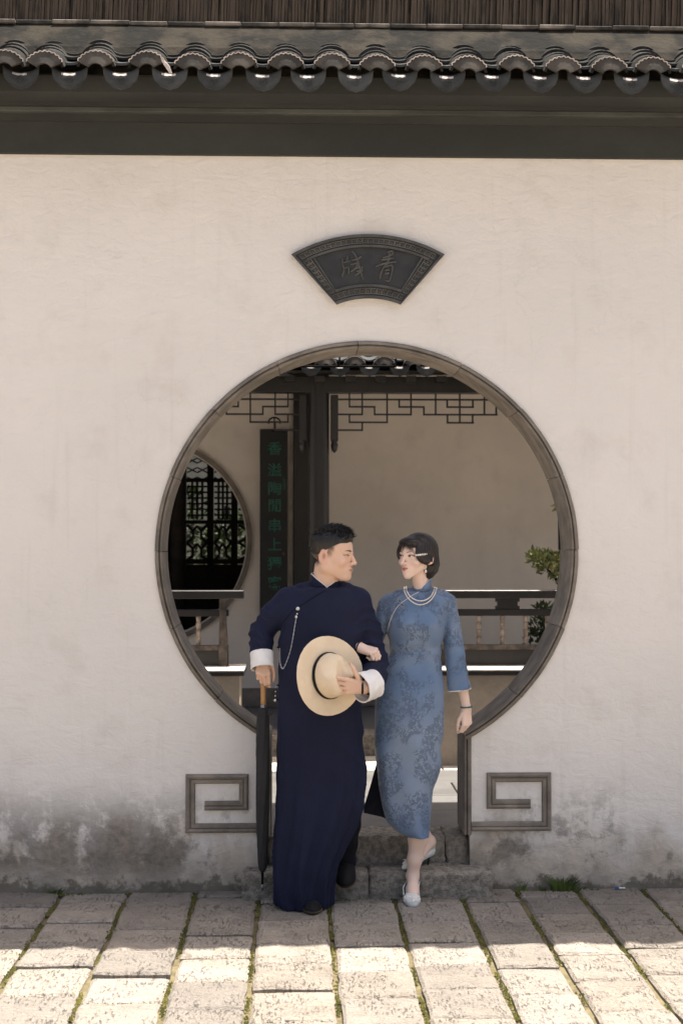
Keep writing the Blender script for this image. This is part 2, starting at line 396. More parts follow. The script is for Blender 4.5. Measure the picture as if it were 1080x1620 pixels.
# trim stones round the gate: profile (offset outward from the clear opening, y)
PROF = [(.036, .004), (.036, -.011), (.031, -.017), (.019, -.018), (.0170, -.004), (.0120, -.004), (.010, -.019), (.005, -.022), (.001, -.017), (0, -.010), (0, .030), (.004, .034), (.004, .042), (0, .046), (0, .272), (.036, .272), (.036, .256)]
def ring_stone(t0, t1, name='frame_stone'):
    n = max(2, int((t1 - t0) / R(2.0))); vs = []; jr = random.uniform(-.0015, .0015); jy = random.uniform(-.002, .0015)
    for i in range(n + 1):
        th = t0 + (t1 - t0) * i / n
        wob = .0012 * mnoise.noise((th * 9, 1.7, 0))
        for off, y in PROF:
            r = GR + off + jr + wob; vs.append((XM + r * math.sin(th), y + jy + .0012 * mnoise.noise((th * 14, off * 80, 5)), ZC + r * math.cos(th)))
    m = len(PROF)
    fs = [(i * m + j, (i + 1) * m + j, (i + 1) * m + (j + 1) % m, i * m + (j + 1) % m) for i in range(n) for j in range(m)]
    fs += [tuple(range(m)), tuple(n * m + j for j in range(m - 1, -1, -1))]
    o = MB().add(vs, [f[::-1] for f in fs]).build(name, GATESTONE, wall); return autosmooth(o, 30)
def angle_of(px, py): p = W(px, py, 0); return math.atan2(p.x - XM, p.z - ZC)
joints = sorted(angle_of(*p) for p in ((441, 582), (341, 651), (275, 755), (250, 873), (279, 992), (343, 1106), (724, 588), (815, 654), (873, 758), (911, 870), (878, 989), (812, 1094), (566, 545)))
ang_in = math.asin(HW / GR)
joints = [-(math.pi - ang_in) - .004] + joints + [math.pi - ang_in + .004]
for a, b in zip(joints[:-1], joints[1:]): ring_stone(a + .0014, b - .0014)
zj_in = ZC - math.sqrt(GR ** 2 - HW ** 2); Z_TRIM = zz(1318, 0)
for s in (-1, 1):
    mid = (Z_TRIM + zj_in) / 2 + .02
    for z0, z1 in ((Z_TRIM - .01, zj_in + .002),):
        vs = []; m = len(PROF)
        for z in (z0, z1):
            for off, y in PROF: vs.append((XM + s * (HW + off), y + .001, z - (off * .55 if z == z1 else 0)))
        fs = [(j, m + j, m + (j + 1) % m, (j + 1) % m) for j in range(m)] + [tuple(range(m)), tuple(range(2 * m - 1, m - 1, -1))]
        o = MB().add(vs, fs if s < 0 else [f[::-1] for f in fs]).build('jamb_stone', GATESTONE, wall); autosmooth(o, 30)
# squared spiral mouldings beside the jambs
TW = .045
def mould_run(p, q, tp, tq, side):
    """p,q: corners on the outer edge; tp,tq: mitre (shift along the run at the inner edge); side: unit vector from outer to inner edge"""
    d = Vector((q[0] - p[0], q[1] - p[1])); L = d.length; d.normalize(); sv = Vector(side)
    prof = [(0, .004), (0, -.008), (.003, -.016), (.011, -.020), (.019, -.016), (.0215, -.008), (.024, -.008), (.026, -.014), (TW - .004, -.014), (TW, -.008), (TW, .004)]
    vs = []
    for end in (0, 1):
        for o_, y in prof:
            sh = (tp if end == 0 else -tq) * o_ / TW * TW
            b = Vector((p[0], p[1])) + d * ((0 if end == 0 else L) + sh) + sv * o_
            vs.append((b.x, y, b.y))
    m = len(prof)
    fs = [(j, m + j, m + (j + 1) % m, (j + 1) % m) for j in range(m)] + [tuple(range(m - 1, -1, -1)), tuple(range(m, 2 * m))]
    o = MB().add(vs, fs).build('spiral_moulding', GATESTONE, wall)
    bm = bmesh.new(); bm.from_mesh(o.data); bmesh.ops.recalc_face_normals(bm, faces=bm.faces); bm.to_mesh(o.data); bm.free()
    autosmooth(o, 35)
def spiral(s):
    X = lambda px: (XM + s * abs(W(px, 1270, 0).x - XM))
    if s < 0: xo, xi, xa = X(294), X(393), X(324)
    else: xo, xi, xa = X(871), X(769), X(838)
    xj = XM + s * (HW + .037)
    zt, zb, za = zz(1223.5, 0), zz(1316, 0), zz(1280.5, 0)
    mould_run((xj, zb), (xo, zb), 0, 1, (0, 1))                 # bottom
    mould_run((xo, zb), (xo, zt), 1, 1, (-s, 0))                # outer upright
    mould_run((xo, zt), (xi, zt), 1, 1, (0, -1))                # top
    mould_run((xi, zt), (xi, za), 1, 1, (s, 0))                 # inner upright
    mould_run((xi, za), (xa, za), 1, 0, (0, 1))                 # tongue
spiral(-1); spiral(1)

# frieze courses under the eaves
fr = MB().box(XL, XR, -.03, .0, Z_FR, zz(195, -.03) + .01).build('frieze_band', FRIEZE, wall)
MB().box(XL, XR, -.05, -.0, zz(195, -.05), zz(181, -.05)).build('frieze_band', FRIEZE, wall)
MB().box(XL, XR, -.085, .02, zz(180, -.085), zz(172.5, -.085), bev=.003).build('frieze_moulding', FRIEZE_EDGE, wall)
MB().box(XL, XR, -.10, .02, zz(171, -.10), zz(158, -.10)).build('frieze_band', FRIEZE, wall)
MB().box(XL, XR, -.135, .02, zz(157.5, -.135), zz(150, -.135), bev=.003).build('frieze_moulding', FRIEZE_EDGE, wall)
MB().box(XL, XR, -.26, .02, zz(149, -.26), zz(116, -.26)).build('eave_board', FRIEZE, wall)
# coping
cop = bpy.data.objects.new('coping', None); C.objects.link(cop); cop.parent = wall; cop.location = Vector((0, 0, 3.6))
EY = -.40
z_core = zz(150, -.135)
prof = [(-.32, zz(122, -.32)), (-.22, zz(78, -.22)), (-.075, zz(44, -.075)), (.02, zz(40, .02)), (.24, zz(40, .02)), (.34, zz(44, -.075)), (.49, zz(78, -.22)), (.56, zz(118, -.26)), (-.18, zz(118, -.26))]
vs = []; nx = 60
for i in range(nx + 1):
    x = XL + (XR - XL) * i / nx
    for y, z in prof: vs.append((x, y, z + .004 * mnoise.noise((x * 3, y * 9, z))))
m = len(prof)
MB().add(vs, [(i * m + j, i * m + (j + 1) % m, (i + 1) * m + (j + 1) % m, (i + 1) * m + j) for i in range(nx) for j in range(m)] + [tuple(range(m - 1, -1, -1)), tuple(nx * m + j for j in range(m))]).build('mortar_bed', MORTAR, cop)
drip_px = [32.5, 110, 191.5, 269, 340, 416.5, 487.5, 562, 632.5, 707.5, 780, 855, 925, 999, 1072]
cov_px = [10, 72, 152, 232, 305, 377, 452, 525, 597, 671, 742, 817, 890, 962, 1032]
dx = [xx(p, EY, 130) for p in drip_px]; cxs = [xx(p, EY, 100) for p in cov_px]
for L_ in (dx, cxs):
    while L_[0] > -2.3: L_.insert(0, L_[0] - .214)
    while L_[-1] < 3.1: L_.append(L_[-1] + .214)
def arc_sheet(w, rise, y0, y1, z0, z1, th, n=10, up=1):
    """curved tile: arc in xz, from y0 (front) to y1 (back)"""
    vs = []; rr = (w * w / 4 + rise * rise) / (2 * rise); half = math.asin(min(1, w / 2 / rr))
    for (y, z) in ((y0, z0), (y1, z1)):
        for dr in (0, -th):
            for i in range(n + 1):
                a = -half + 2 * half * i / n
                vs.append(((rr + dr) * math.sin(a), y, z + up * ((rr + dr) * math.cos(a) - rr)))
    k1 = n + 1; fs = []
    for i in range(n):
        fs.append((i, i + 1, 2 * k1 + i + 1, 2 * k1 + i)); fs.append((k1 + i, 3 * k1 + i, 3 * k1 + i + 1, k1 + i + 1))
        fs.append((i, k1 + i, k1 + i + 1, i + 1)); fs.append((2 * k1 + i, 2 * k1 + i + 1, 3 * k1 + i + 1, 3 * k1 + i))
    fs += [(0, 2 * k1, 3 * k1, k1), (n, k1 + n, 3 * k1 + n, 2 * k1 + n)]
    return vs, fs
def fixn(me):
    bm = bmesh.new(); bm.from_mesh(me); bmesh.ops.recalc_face_normals(bm, faces=bm.faces); bm.to_mesh(me); bm.free()
def meshdata(mb, name, mats, ang=35):
    me = bpy.data.meshes.new(name); me.from_pydata(mb.v, [], mb.f)
    mats = mats if isinstance(mats, list) else [mats]
    for q in mats: me.materials.append(q)
    if len(mats) > 1: me.polygons.foreach_set('material_index', mb.m)
    fixn(me); me.polygons.foreach_set('use_smooth', [True] * len(me.polygons)); me.set_sharp_from_angle(angle=R(ang)); return me
me_cover = meshdata(MB().add(*arc_sheet(.172, .062, 0, .20, 0, .085, .013)), 'cover_tile', TILE_TOP)
# end cover tile with a scalloped, fan shaped face
def cover_end():
    mb = MB(); mb.add(*arc_sheet(.176, .062, 0, .16, 0, .085, .012))
    n = 9; ro, ri = .099, .036; half = R(59); cz = -.090
    vs = []
    for y in (-.006, .010):
        for r in (ri, ro):
            for i in range(n * 2 + 1):
                a = -half + 2 * half * i / (n * 2); q = r - (.0045 if (r == ro and i % 2 == 0) else 0)
                lean = -(.098 - q) * .28
                vs.append((q * math.sin(a), y + lean, cz + q * math.cos(a)))
    k1 = n * 2 + 1; fs = []
    for i in range(n * 2):
        fs += [(i, i + 1, k1 + i + 1, k1 + i), (2 * k1 + i, 3 * k1 + i, 3 * k1 + i + 1, 2 * k1 + i + 1)]
        fs += [(k1 + i, k1 + i + 1, 3 * k1 + i + 1, 3 * k1 + i), (i, 2 * k1 + i, 2 * k1 + i + 1, i + 1)]
    fs += [(0, k1, 3 * k1, 2 * k1), (k1 - 1, 3 * k1 - 1, 4 * k1 - 1, 2 * k1 - 1)]
    mb.add(vs, fs, 1)
    # scallop beads on the rim
    for i in range(n):
        a = -half + 2 * half * (i + .5) / n; seg = []
        for t in range(5):
            b = a + (t / 4 - .5) * 2 * half / n * .94; q = ro - .001 - .006 * abs(t / 4 - .5) * 2 * abs(t / 4 - .5) * 2
            seg.append((q * math.sin(b), -.0085, cz + q * math.cos(b)))
        mb.tube(seg, .0030, 4, 2)
    return mb
me_cend = meshdata(cover_end(), 'cover_end_tile', [TILE_TOP, TILE_OLD, TILE_RIM])
def drip():
    mb = MB(); tw, rise = .158, .034
    v, f = arc_sheet(tw, rise, 0, .18, 0, .085, .012, 10, -1); mb.add(v, f)
    n = 14; rr = (tw * tw / 4 + rise * rise) / (2 * rise); half = math.asin(tw / 2 / rr)
    # plate outline: top follows the trough, foot drawn to a small point
    def low(u): 
        u = abs(u); return -.034 - .078 * math.sqrt(max(0, 1 - (u * .985) ** 1.9)) - .012 * max(0, 1 - u * 4.5) + .004 * math.cos(u * 9)
    vs = []
    rows = 8
    for y in (-.004, .008):
        for i in range(n + 1):
            u = -1 + 2 * i / n; a = half * u; x = rr * math.sin(a); zt = -(rr * math.cos(a) - rr) * 1.0 + .0
            zt = (rr - rr * math.cos(a)) - rise + rise * 0
            zt2 = -rise + (rr - rr * math.cos(a))
            zl = low(u) 
            for q in range(rows):
                t = q / (rows - 1); z = zt2 * (1 - t) + (min(zl, zt2 - .004)) * t
                yy = y - .017 * (1 - (1 - t) ** 6) 
                if q == 0: yy += .004
                vs.append((x * (1 + .05 * (1 - t)), yy, z))
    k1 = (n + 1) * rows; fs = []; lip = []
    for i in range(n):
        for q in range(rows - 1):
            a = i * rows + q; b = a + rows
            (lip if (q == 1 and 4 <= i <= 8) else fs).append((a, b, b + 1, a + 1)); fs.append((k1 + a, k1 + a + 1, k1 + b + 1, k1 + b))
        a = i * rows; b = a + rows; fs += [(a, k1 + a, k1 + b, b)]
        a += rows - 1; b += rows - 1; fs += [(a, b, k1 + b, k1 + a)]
    mb.add(vs, fs + lip, 0); mb.m[-len(lip):] = [1] * len(lip)  # central lip faces take the pale tone as a painted sun patch
    ring = [(.019 * math.cos(t * .5236), -.0245, -.078 + .019 * math.sin(t * .5236)) for t in range(13)]
    mb.tube(ring, .0022, 4, 0, cap=False)
    mb.tube([(.010 * math.cos(t * 1.0472), -.0245, -.078 + .010 * math.sin(t * 1.0472)) for t in range(7)], .002, 4, 0, cap=False)
    for s in (-1, 1):
        mb.tube([(s * .027, -.022, -.080), (s * .036, -.021, -.070), (s * .047, -.019, -.070), (s * .055, -.016, -.058), (s * .066, -.012, -.052)], .0018, 4, 0)
        mb.tube([(s * .066, -.013, -.066), (s * .055, -.0195, -.086), (s * .038, -.0225, -.100), (s * .018, -.0235, -.112), (0, -.0235, -.120)], .002, 4, 0)
    return mb
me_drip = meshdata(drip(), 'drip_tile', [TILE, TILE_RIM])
z_cov = zz(88.5, EY); z_drip = zz(113.5, EY) + .03
for i, x in enumerate(cxs):
    dz = random.uniform(-.004, .004)
    for k_ in range(1, 5):
        o = link('cover_tile', me_cover, (x + random.uniform(-.005, .005), EY + .012 + .046 * k_, z_cov + .004 + .0305 * k_ + dz + random.uniform(-.003, .003)), cop); o.rotation_euler = (0, random.uniform(-.05, .05), random.uniform(-.03, .03))
    o = link('cover_end_tile', me_cend, (x, EY + random.uniform(-.006, .006), z_cov + dz), cop); o.rotation_euler = (0, random.uniform(-.05, .05), random.uniform(-.03, .03))
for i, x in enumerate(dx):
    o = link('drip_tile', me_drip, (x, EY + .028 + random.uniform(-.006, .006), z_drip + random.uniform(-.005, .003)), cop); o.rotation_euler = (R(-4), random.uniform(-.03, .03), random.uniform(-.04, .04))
    for k_ in (1, 2):
        pass
me_trough = meshdata(MB().add(*arc_sheet(.16, .034, 0, .20, 0, .085, .012, 8, -1)), 'trough_tile', TILE_TOP)
for x in dx:
    for k_ in (1, 2, 3): link('trough_tile', me_trough, (x, EY + .03 + .055 * k_, z_drip + .006 + .034 * k_), cop)
# broken tile shard caught between two covers
p = W(264, 105, EY - .01); q = W(255, 93, EY - .01); r_ = W(271, 117, EY - .01)
MB().add([q + Vector((-.008, 0, .006)), q + Vector((.004, 0, .004)), p + Vector((.012, -.008, 0)), r_ + Vector((.004, -.010, 0)), r_ + Vector((-.008, -.01, .002)), p + Vector((-.010, -.008, 0))] +
         [v + Vector((0, .012, .004)) for v in (q + Vector((-.008, 0, .006)), q + Vector((.004, 0, .004)), p + Vector((.012, -.008, 0)), r_ + Vector((.004, -.010, 0)), r_ + Vector((-.008, -.01, .002)), p + Vector((-.010, -.008, 0)))],
         [(5, 4, 3, 2, 1, 0), (6, 7, 8, 9, 10, 11)] + [(i, (i + 1) % 6, 6 + (i + 1) % 6, 6 + i) for i in range(6)]).build('tile_shard', TILE_RIM, cop)
# thin brick course and ridge of tiles set on edge
x = XL; zb0, zb1 = zz(42, -.085), zz(36, -.085)
while x < XR:
    L = random.uniform(.17, .19); jz = random.uniform(-.002, .002)
    MB().box(x + .0015, min(x + L, XR) - .0015, -.085 + random.uniform(-.004, .004), .03, zb0 + jz, zb1 + jz, bev=.003).build('ridge_brick', RIDGEBRICK, cop); x += L
mb = MB(); x = XL
while x < XR:
    w = random.uniform(.011, .020); sh = random.uniform(.004, .012); y0 = -.03 + random.uniform(-.012, .012); zt = zb1 + .24 + random.uniform(-.01, .01)
    a = (x, y0, zb1 - .004); mb.add([(x, y0, zb1 - .002), (x + w * .86, y0 + .003, zb1 - .002), (x + w * .86, .28, zb1 - .002), (x, .28, zb1 - .002), (x + sh, y0 + .004, zt), (x + sh + w * .86, y0 + .006, zt), (x + sh + w * .86, .28, zt), (x + sh, .28, zt)],
        [(0, 3, 2, 1), (4, 5, 6, 7), (0, 1, 5, 4), (1, 2, 6, 5), (2, 3, 7, 6), (3, 0, 4, 7)]); x += w
mb.build('ridge_tiles', RIDGE, cop, kind='stuff')
MB().box(XL, XR, .0, .25, zb1 - .002, zb1 + .21).build('ridge_core', MORTAR, cop)
# unseen roof added behind the wall to shade the court floor
shade_roof = thing('added_shade_roof', 'added lean-to roof shading the court, hidden behind the gate wall', 'roof', (XM, 1.0, 3.2))
MB().add([(XL, .26, 3.66), (XR, .26, 3.66), (XR, 1.35, 3.12), (XL, 1.35, 3.12), (XL, .26, 3.72), (XR, .26, 3.72), (XR, 1.35, 3.18), (XL, 1.35, 3.18)], [(0, 1, 2, 3), (7, 6, 5, 4), (0, 4, 5, 1), (1, 5, 6, 2), (2, 6, 7, 3), (3, 7, 4, 0)]).build('added_shade_boarding', BLACKWOOD, shade_roof)

# ------------------------------------------------------------------ steps
def rough_block(name, mat, parent, x0, x1, y0, y1, z0, z1, amp=.008, d=.012, seed=0, cut=.010):
    nx_, ny_, nz_ = (max(2, int(round((b - a) / d))) for a, b in ((x0, x1), (y0, y1), (z0, z1)))
    bm = bmesh.new(); idx = {}
    def vert(i, j, k_):
        key = (i, j, k_)
        if key not in idx:
            p = Vector((x0 + (x1 - x0) * i / nx_, y0 + (y1 - y0) * j / ny_, z0 + (z1 - z0) * k_ / nz_))
            e = (i in (0, nx_)) + (j in (0, ny_)) + (k_ in (0, nz_)); c = Vector(((x0 + x1) / 2, (y0 + y1) / 2, (z0 + z1) / 2))
            if e >= 2:
                for ax, (v_, n_, lo, hi) in enumerate(((i, nx_, x0, x1), (j, ny_, y0, y1), (k_, nz_, z0, z1))):
                    if v_ == 0: p[ax] += cut * (1 + mnoise.noise((p * 17))) * .6
                    if v_ == n_: p[ax] -= cut * (1 + mnoise.noise((p * 17))) * .6
            nv = mnoise.noise_vector(p * 16 + Vector((seed, 0, 0))) * amp + mnoise.noise_vector(p * 45) * amp * .6 + mnoise.noise_vector(p * 95) * amp * .35
            p = p + nv
            idx[key] = bm.verts.new(p)
        return idx[key]
    for i in range(nx_):
        for j in range(ny_):
            bm.faces.new((vert(i, j, nz_), vert(i + 1, j, nz_), vert(i + 1, j + 1, nz_), vert(i, j + 1, nz_)))
    for i in range(nx_):
        for k_ in range(nz_):
            bm.faces.new((vert(i, 0, k_), vert(i + 1, 0, k_), vert(i + 1, 0, k_ + 1), vert(i, 0, k_ + 1)))
            bm.faces.new((vert(i + 1, ny_, k_), vert(i, ny_, k_), vert(i, ny_, k_ + 1), vert(i + 1, ny_, k_ + 1)))
    for j in range(ny_):
        for k_ in range(nz_):
            bm.faces.new((vert(0, j + 1, k_), vert(0, j, k_), vert(0, j, k_ + 1), vert(0, j + 1, k_ + 1)))
            bm.faces.new((vert(nx_, j, k_), vert(nx_, j + 1, k_), vert(nx_, j + 1, k_ + 1), vert(nx_, j, k_ + 1)))
    org = Vector(((x0 + x1) / 2, (y0 + y1) / 2, z0))
    for v in bm.verts: v.co -= org
    me = bpy.data.meshes.new(name); bm.to_mesh(me); bm.free(); me.materials.append(mat)
    me.polygons.foreach_set('use_smooth', [True] * len(me.polygons)); me.set_sharp_from_angle(angle=R(50))
    return link(name, me, org, parent)
steps = thing('stone_steps', 'two rough grey stone steps leading up through the moon gate', 'steps', (XM, -.05, 0))
S1Y, S1Z, S2Y = -.145, .116, .045
for a, b in ((383, 583), (584.5, 781)):
    rough_block('step_stone', STEPSTONE, steps, xx(a, S1Y, 1400), xx(b, S1Y, 1400), S1Y, S2Y + .03, -.03, S1Z, seed=a)
for a, b in ((422, 560), (561.5, 704), (705, 741)):
    rough_block('step_stone', STEPSTONE, steps, xx(a, S2Y, 1340), xx(b, S2Y, 1340), S2Y, .30, .06, COURT_Z, seed=a)

# ------------------------------------------------------------------ courtyard floor and the gallery across it
court = bpy.data.objects.new('court_floor', None); C.objects.link(court); court['kind'] = 'structure'; court.location = (XM, 1.4, COURT_Z)
y = .30; r_i = 0
while y < 2.55:
    y2 = min(y + .43, 2.60); x = -3.2 + (r_i % 2) * .35
    while x < 4.2:
        MB().box(x + .003, x + .68, y + .003, y2 - .003, .10, COURT_Z + random.uniform(-.006, .0), bev=.004).build('flagstone', FLAG if y < 2.0 else LEDGE, court); x += .686  # dark flags paint the shaded court, pale far rows its sunlit strip
    y = y2; r_i += 1
MB().box(XL, XR, .262, 2.62, .0, COURT_Z - .02).build('court_bed', SOIL, court)
GZ, BY = .385, 4.2                                   # gallery floor level, back wall plane
gal = thing('garden_gallery', 'open timber gallery with beige rear wall across the courtyard', 'gallery', (XM, 3.4, GZ))
MB().box(XL, XR, 2.60, 2.86, .05, GZ, bev=.006).build('kerb_stone', STEPSTONE, gal)
MB().box(XL, XR, 2.862, 6.5, .05, GZ - .006).build('floor', FLAG, gal)
# back wall with round window
wc = W(236, 856, BY); wr = (W(399, 856, BY).x - wc.x)
o_, n = [], 72
for i in range(n):
    th = 2 * math.pi * i / n; o_.append((wc.x + (wr - .03) * math.sin(th), wc.z + (wr - .03) * math.cos(th)))
xa, xb, zt = XL, XR, 4.4
vsA = [(xa, BY, GZ), (xb, BY, GZ), (xb, BY, zt), (xa, BY, zt)]
bm = bmesh.new()
def loop(pts, y):
    v = [bm.verts.new((p[0], y, p[1])) for p in pts]
    return [bm.edges.new((v[i], v[(i + 1) % len(v)])) for i in range(len(v))], v
for y in (BY, BY + .24):
    e1, v1 = loop([(xa, GZ - .02), (xb, GZ - .02), (xb, zt), (xa, zt)], y); e2, v2 = loop(o_, y)
    bmesh.ops.triangle_fill(bm, edges=e1 + e2, use_beauty=True)
    if y == BY: keep = v2
for i in range(n):
    a, b = keep[i], keep[(i + 1) % n]; c, d = v2[(i + 1) % n], v2[i]
    bm.faces.new((a, b, c, d))
bmesh.ops.recalc_face_normals(bm, faces=bm.faces)
me = bpy.data.meshes.new('rear_wall'); bm.to_mesh(me); bm.free(); me.materials.append(BACKWALL); link('rear_wall', me, (0, 0, 0), gal)
def ring_part(name, mat, c, r0, r1, y0, y1, parent, seg=72):
    vs = []
    for i in range(seg):
        th = 2 * math.pi * i / seg
        for r, y in ((r0, y0), (r1, y0), (r1, y1), (r0, y1)): vs.append((c.x + r * math.sin(th), y, c.z + r * math.cos(th)))
    fs = [(i * 4 + j, ((i + 1) % seg) * 4 + j, ((i + 1) % seg) * 4 + (j + 1) % 4, i * 4 + (j + 1) % 4) for i in range(seg) for j in range(4)]
    o = MB().add(vs, fs).build(name, mat, parent); fixn(o.data); return autosmooth(o, 40)
ring_part('window_surround', GATESTONE, wc, wr - .038, wr, BY - .025, BY + .02, gal)
ring_part('window_lining', LEDGE, wc, wr - .046, wr - .031, BY - .012, BY + .25, gal)
MB().box(xa, xb, BY - .02, BY, GZ, zz(1088, BY)).build('plinth', GATESTONE, gal)
# columns and roof structure
CY = 2.95
cxp = [xx(504, CY, 700), xx(939, CY, 700), xx(69, CY, 700), xx(1374, CY, 700)]
z_beam = zz(606, CY)
for cx in cxp:
    o = MB().lathe([(.10, GZ), (.10, GZ + .06), (.085, GZ + .09), (.072, GZ + .10), (.072, z_beam + .3)], cx, CY, 20).build('column', BLACKWOOD, gal); autosmooth(o, 40)
MB().box(XL, XR, CY - .06, CY + .06, zz(622, CY), z_beam + .04, bev=.004).build('beam', BLACKWOOD, gal)
MB().box(XL, XR, CY - .045, CY + .045, z_beam + .06, z_beam + .20).build('beam', BLACKWOOD, gal)
MB().add([(XL, 2.78, zz(590, 2.78)), (XR, 2.78, zz(590, 2.78)), (XR, 4.3, 3.95), (XL, 4.3, 3.95), (XL, 2.78, zz(586, 2.78)), (XR, 2.78, zz(586, 2.78)), (XR, 4.3, 4.0), (XL, 4.3, 4.0)],
         [(0, 1, 2, 3), (7, 6, 5, 4), (0, 4, 5, 1), (1, 5, 6, 2), (2, 6, 7, 3), (3, 7, 4, 0)]).build('roof_boarding', BLACKWOOD, gal)
GEY = 2.74; z_gd = zz(580, GEY)
gp = [446, 492, 537.5, 584, 631.5, 674, 720, 766]
gx = [xx(p, GEY, 590) for p in gp]
while gx[0] > -2.6: gx.insert(0, gx[0] - .198)
while gx[-1] < 3.4: gx.append(gx[-1] + .198)
groof = bpy.data.objects.new('gallery_roof', None); C.objects.link(groof); groof.parent = gal; groof.location = (0, 0, 2.6)
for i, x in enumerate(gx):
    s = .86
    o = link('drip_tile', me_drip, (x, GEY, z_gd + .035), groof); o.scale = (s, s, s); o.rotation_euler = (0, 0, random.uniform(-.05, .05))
    for k_ in (1, 2, 3): o = link('trough_tile', me_trough, (x, GEY + .06 * k_, z_gd + .04 + .035 * k_), groof); o.scale = (s, 1, 1)
    xm_ = x + .099
    o = link('cover_end_tile', me_cend, (xm_, GEY - .02, z_gd + .062), groof); o.scale = (s, s, s)
    for k_ in range(1, 5): o = link('cover_tile', me_cover, (xm_, GEY + .05 * k_, z_gd + .062 + .032 * k_), groof); o.scale = (s, s, s)
for p in range(100, 1300, 48):                       # rafter ends below the tiles
    x = xx(p + 22, 2.80, 600); MB().box(x - .035, x + .035, 2.79, 3.05, zz(603, 2.79), zz(594, 2.79), bev=.003).build('rafter', BLACKWOOD, gal)
# hanging fretwork: bars read off the photograph for one half and mirrored
BT = .0055
V_ = [(135, 230, 292), (187, 230, 325), (237, 292, 325), (288, 230, 355), (337, 262, 292), (385, 230, 325), (437, 292, 325), (485, 230, 323), (532, 262, 292), (583, 230, 356), (533, 323, 356), (135, 323, 355), (187, 355, 387)]
H_ = [(292, 135, 237), (292, 337, 437), (292, 532, 637), (323, 88, 187), (323, 237, 385), (323, 437, 733), (355, 135, 288), (356, 533, 637), (387, 88, 187)]
mir = lambda x: 1168 - x
V2 = V_ + [(mir(x), a, b) for x, a, b in V_ if x < 583]
H2 = H_ + [(y, mir(b), mir(a)) for y, a, b in H_ if b < 583] 
H2 += [(262, 88, 1080), (230, 88, 1080)]
def fretwork(flip):
    fw = bpy.data.objects.new('fretwork', None); C.objects.link(fw); fw.parent = gal
    f = lambda x: x / 2.571 + 500
    PX = (lambda x: f(x)) if not flip else (lambda x: 1008 - f(x))
    fw.location = Vector((xx(PX(583), CY, 640), CY, 2.6)) - gal.location
    for x, a, b in V2:
        q = xx(PX(x), CY, 640); MB().box(q - BT, q + BT, CY - .011, CY + .011, zz(b / 2.571 + 530, CY), zz(a / 2.571 + 530, CY)).build('fret_bar', BLACKWOOD, fw)
    for y, a, b in H2:
        a_, b_ = sorted((xx(PX(a), CY, 640), xx(PX(b), CY, 640))); z = zz(y / 2.571 + 530, CY)
        MB().box(a_ - BT, b_ + BT, CY - .012, CY + .012, z - BT, z + BT).build('fret_bar', BLACKWOOD, fw)
    for e in (88, 1080):
        q = xx(PX(e - (14 if e == 88 else -14)), CY, 640); zt_ = zz(625, CY); zb_ = zz(697, CY)
        mb = MB().box(q - .026, q + .026, CY - .025, CY + .025, zb_, zt_, bev=.004)
        mb.lathe([(.026, zb_), (.020, zb_ - .015), (.026, zb_ - .035), (.018, zb_ - .07), (.004, zb_ - .085)], q, CY, 10); mb.build('hanging_post', BLACKWOOD, fw)
fretwork(False); fretwork(True)
# pilaster behind the column
MB().box(xx(464, BY - .08, 800), xx(489, BY - .08, 800), BY - .08, BY, GZ, 3.6, bev=.005).build('pilaster', BLACKWOOD, gal)
MB().box(xx(457, BY - .03, 800), xx(463.5, BY - .03, 800), BY - .03, BY, GZ, 3.0, bev=.003).build('pilaster_strip', LEDGE, gal)
# thin iron frame slung under the gate head
ir = thing('iron_lantern_frame', 'thin black iron frame hanging below the gallery eaves', 'frame', W(550, 580, 2.3))
for a, b in (((476, 579.5), (627, 579.5)),): MB().tube([W(*a, 2.3), W(*b, 2.3)], .008, 6).build('rail', IRON, ir)
for px_ in (537, 626): MB().tube([W(px_, 579.5, 2.3), W(px_, 548, 2.3)], .006, 6).build('hanger', IRON, ir)
# couplet board
cbY = BY - .12
cb = thing('couplet_board', 'tall narrow black board with green Chinese characters hanging beside the column', 'board', W(433, 980, cbY))
x0, x1, z0, z1 = xx(411, cbY, 800), xx(455, cbY, 800), zz(985, cbY), zz(679, cbY)
MB().box(x0, x1, cbY, cbY + .03, z0, z1, bev=.004).build('panel', BOARD, cb)
def text_part(ch, x, z, size, mat, parent, y, depth=.003, bold=.0, sx=1.0):
    cu = bpy.data.curves.new('lettering', 'FONT'); cu.body = ch; cu.size = size; cu.align_x = 'CENTER'; cu.align_y = 'CENTER'; cu.extrude = depth; cu.offset = bold; cu.resolution_u = 3
    t = bpy.data.objects.new('lettering', cu); C.objects.link(t)
    dg = bpy.context.evaluated_depsgraph_get(); me = bpy.data.meshes.new_from_object(t.evaluated_get(dg)); bpy.data.objects.remove(t); 
    me.materials.clear(); me.materials.append(mat)
    o = link('character', me, (x, y, z), parent); o.rotation_euler = (R(90), 0, 0); o.scale = (sx, 1, 1); return o
for ch, py_, sz in (('香', 711, 1), ('溢', 745, 1), ('陶', 774, 1), ('閒', 801, 1), ('串', 833, 1), ('上', 863, 1), ('獨', 893, 1), ('客', 924, 1), ('香', 953, 1)):
    if py_ > 950: continue
    p = W(434.5, py_, cbY - .002); text_part(ch, p.x, p.z, .108, GREEN, cb, cbY - .001, .003, .0012, 1.05)
for i, ch in enumerate('乙亥春月'): p = W(449.5, 757 + i * 5.4, cbY - .002); text_part(ch, p.x, p.z, .026, GREEN, cb, cbY - .001, .002)
p = W(448.5, 876, cbY - .002); MB().box(p.x - .008, p.x + .008, cbY - .003, cbY + .002, p.z - .008, p.z + .008, bev=.002).build('seal', RED, cb)
hk = W(434, 666, cbY); rr_ = .045
MB().tube([(hk.x + rr_ * math.cos(a), cbY - .005, hk.z - .01 + rr_ * math.sin(a) * .8) for a in [R(-20 + 220 * i / 14) for i in range(15)]] , .006, 6).build('hook', IRON, cb)
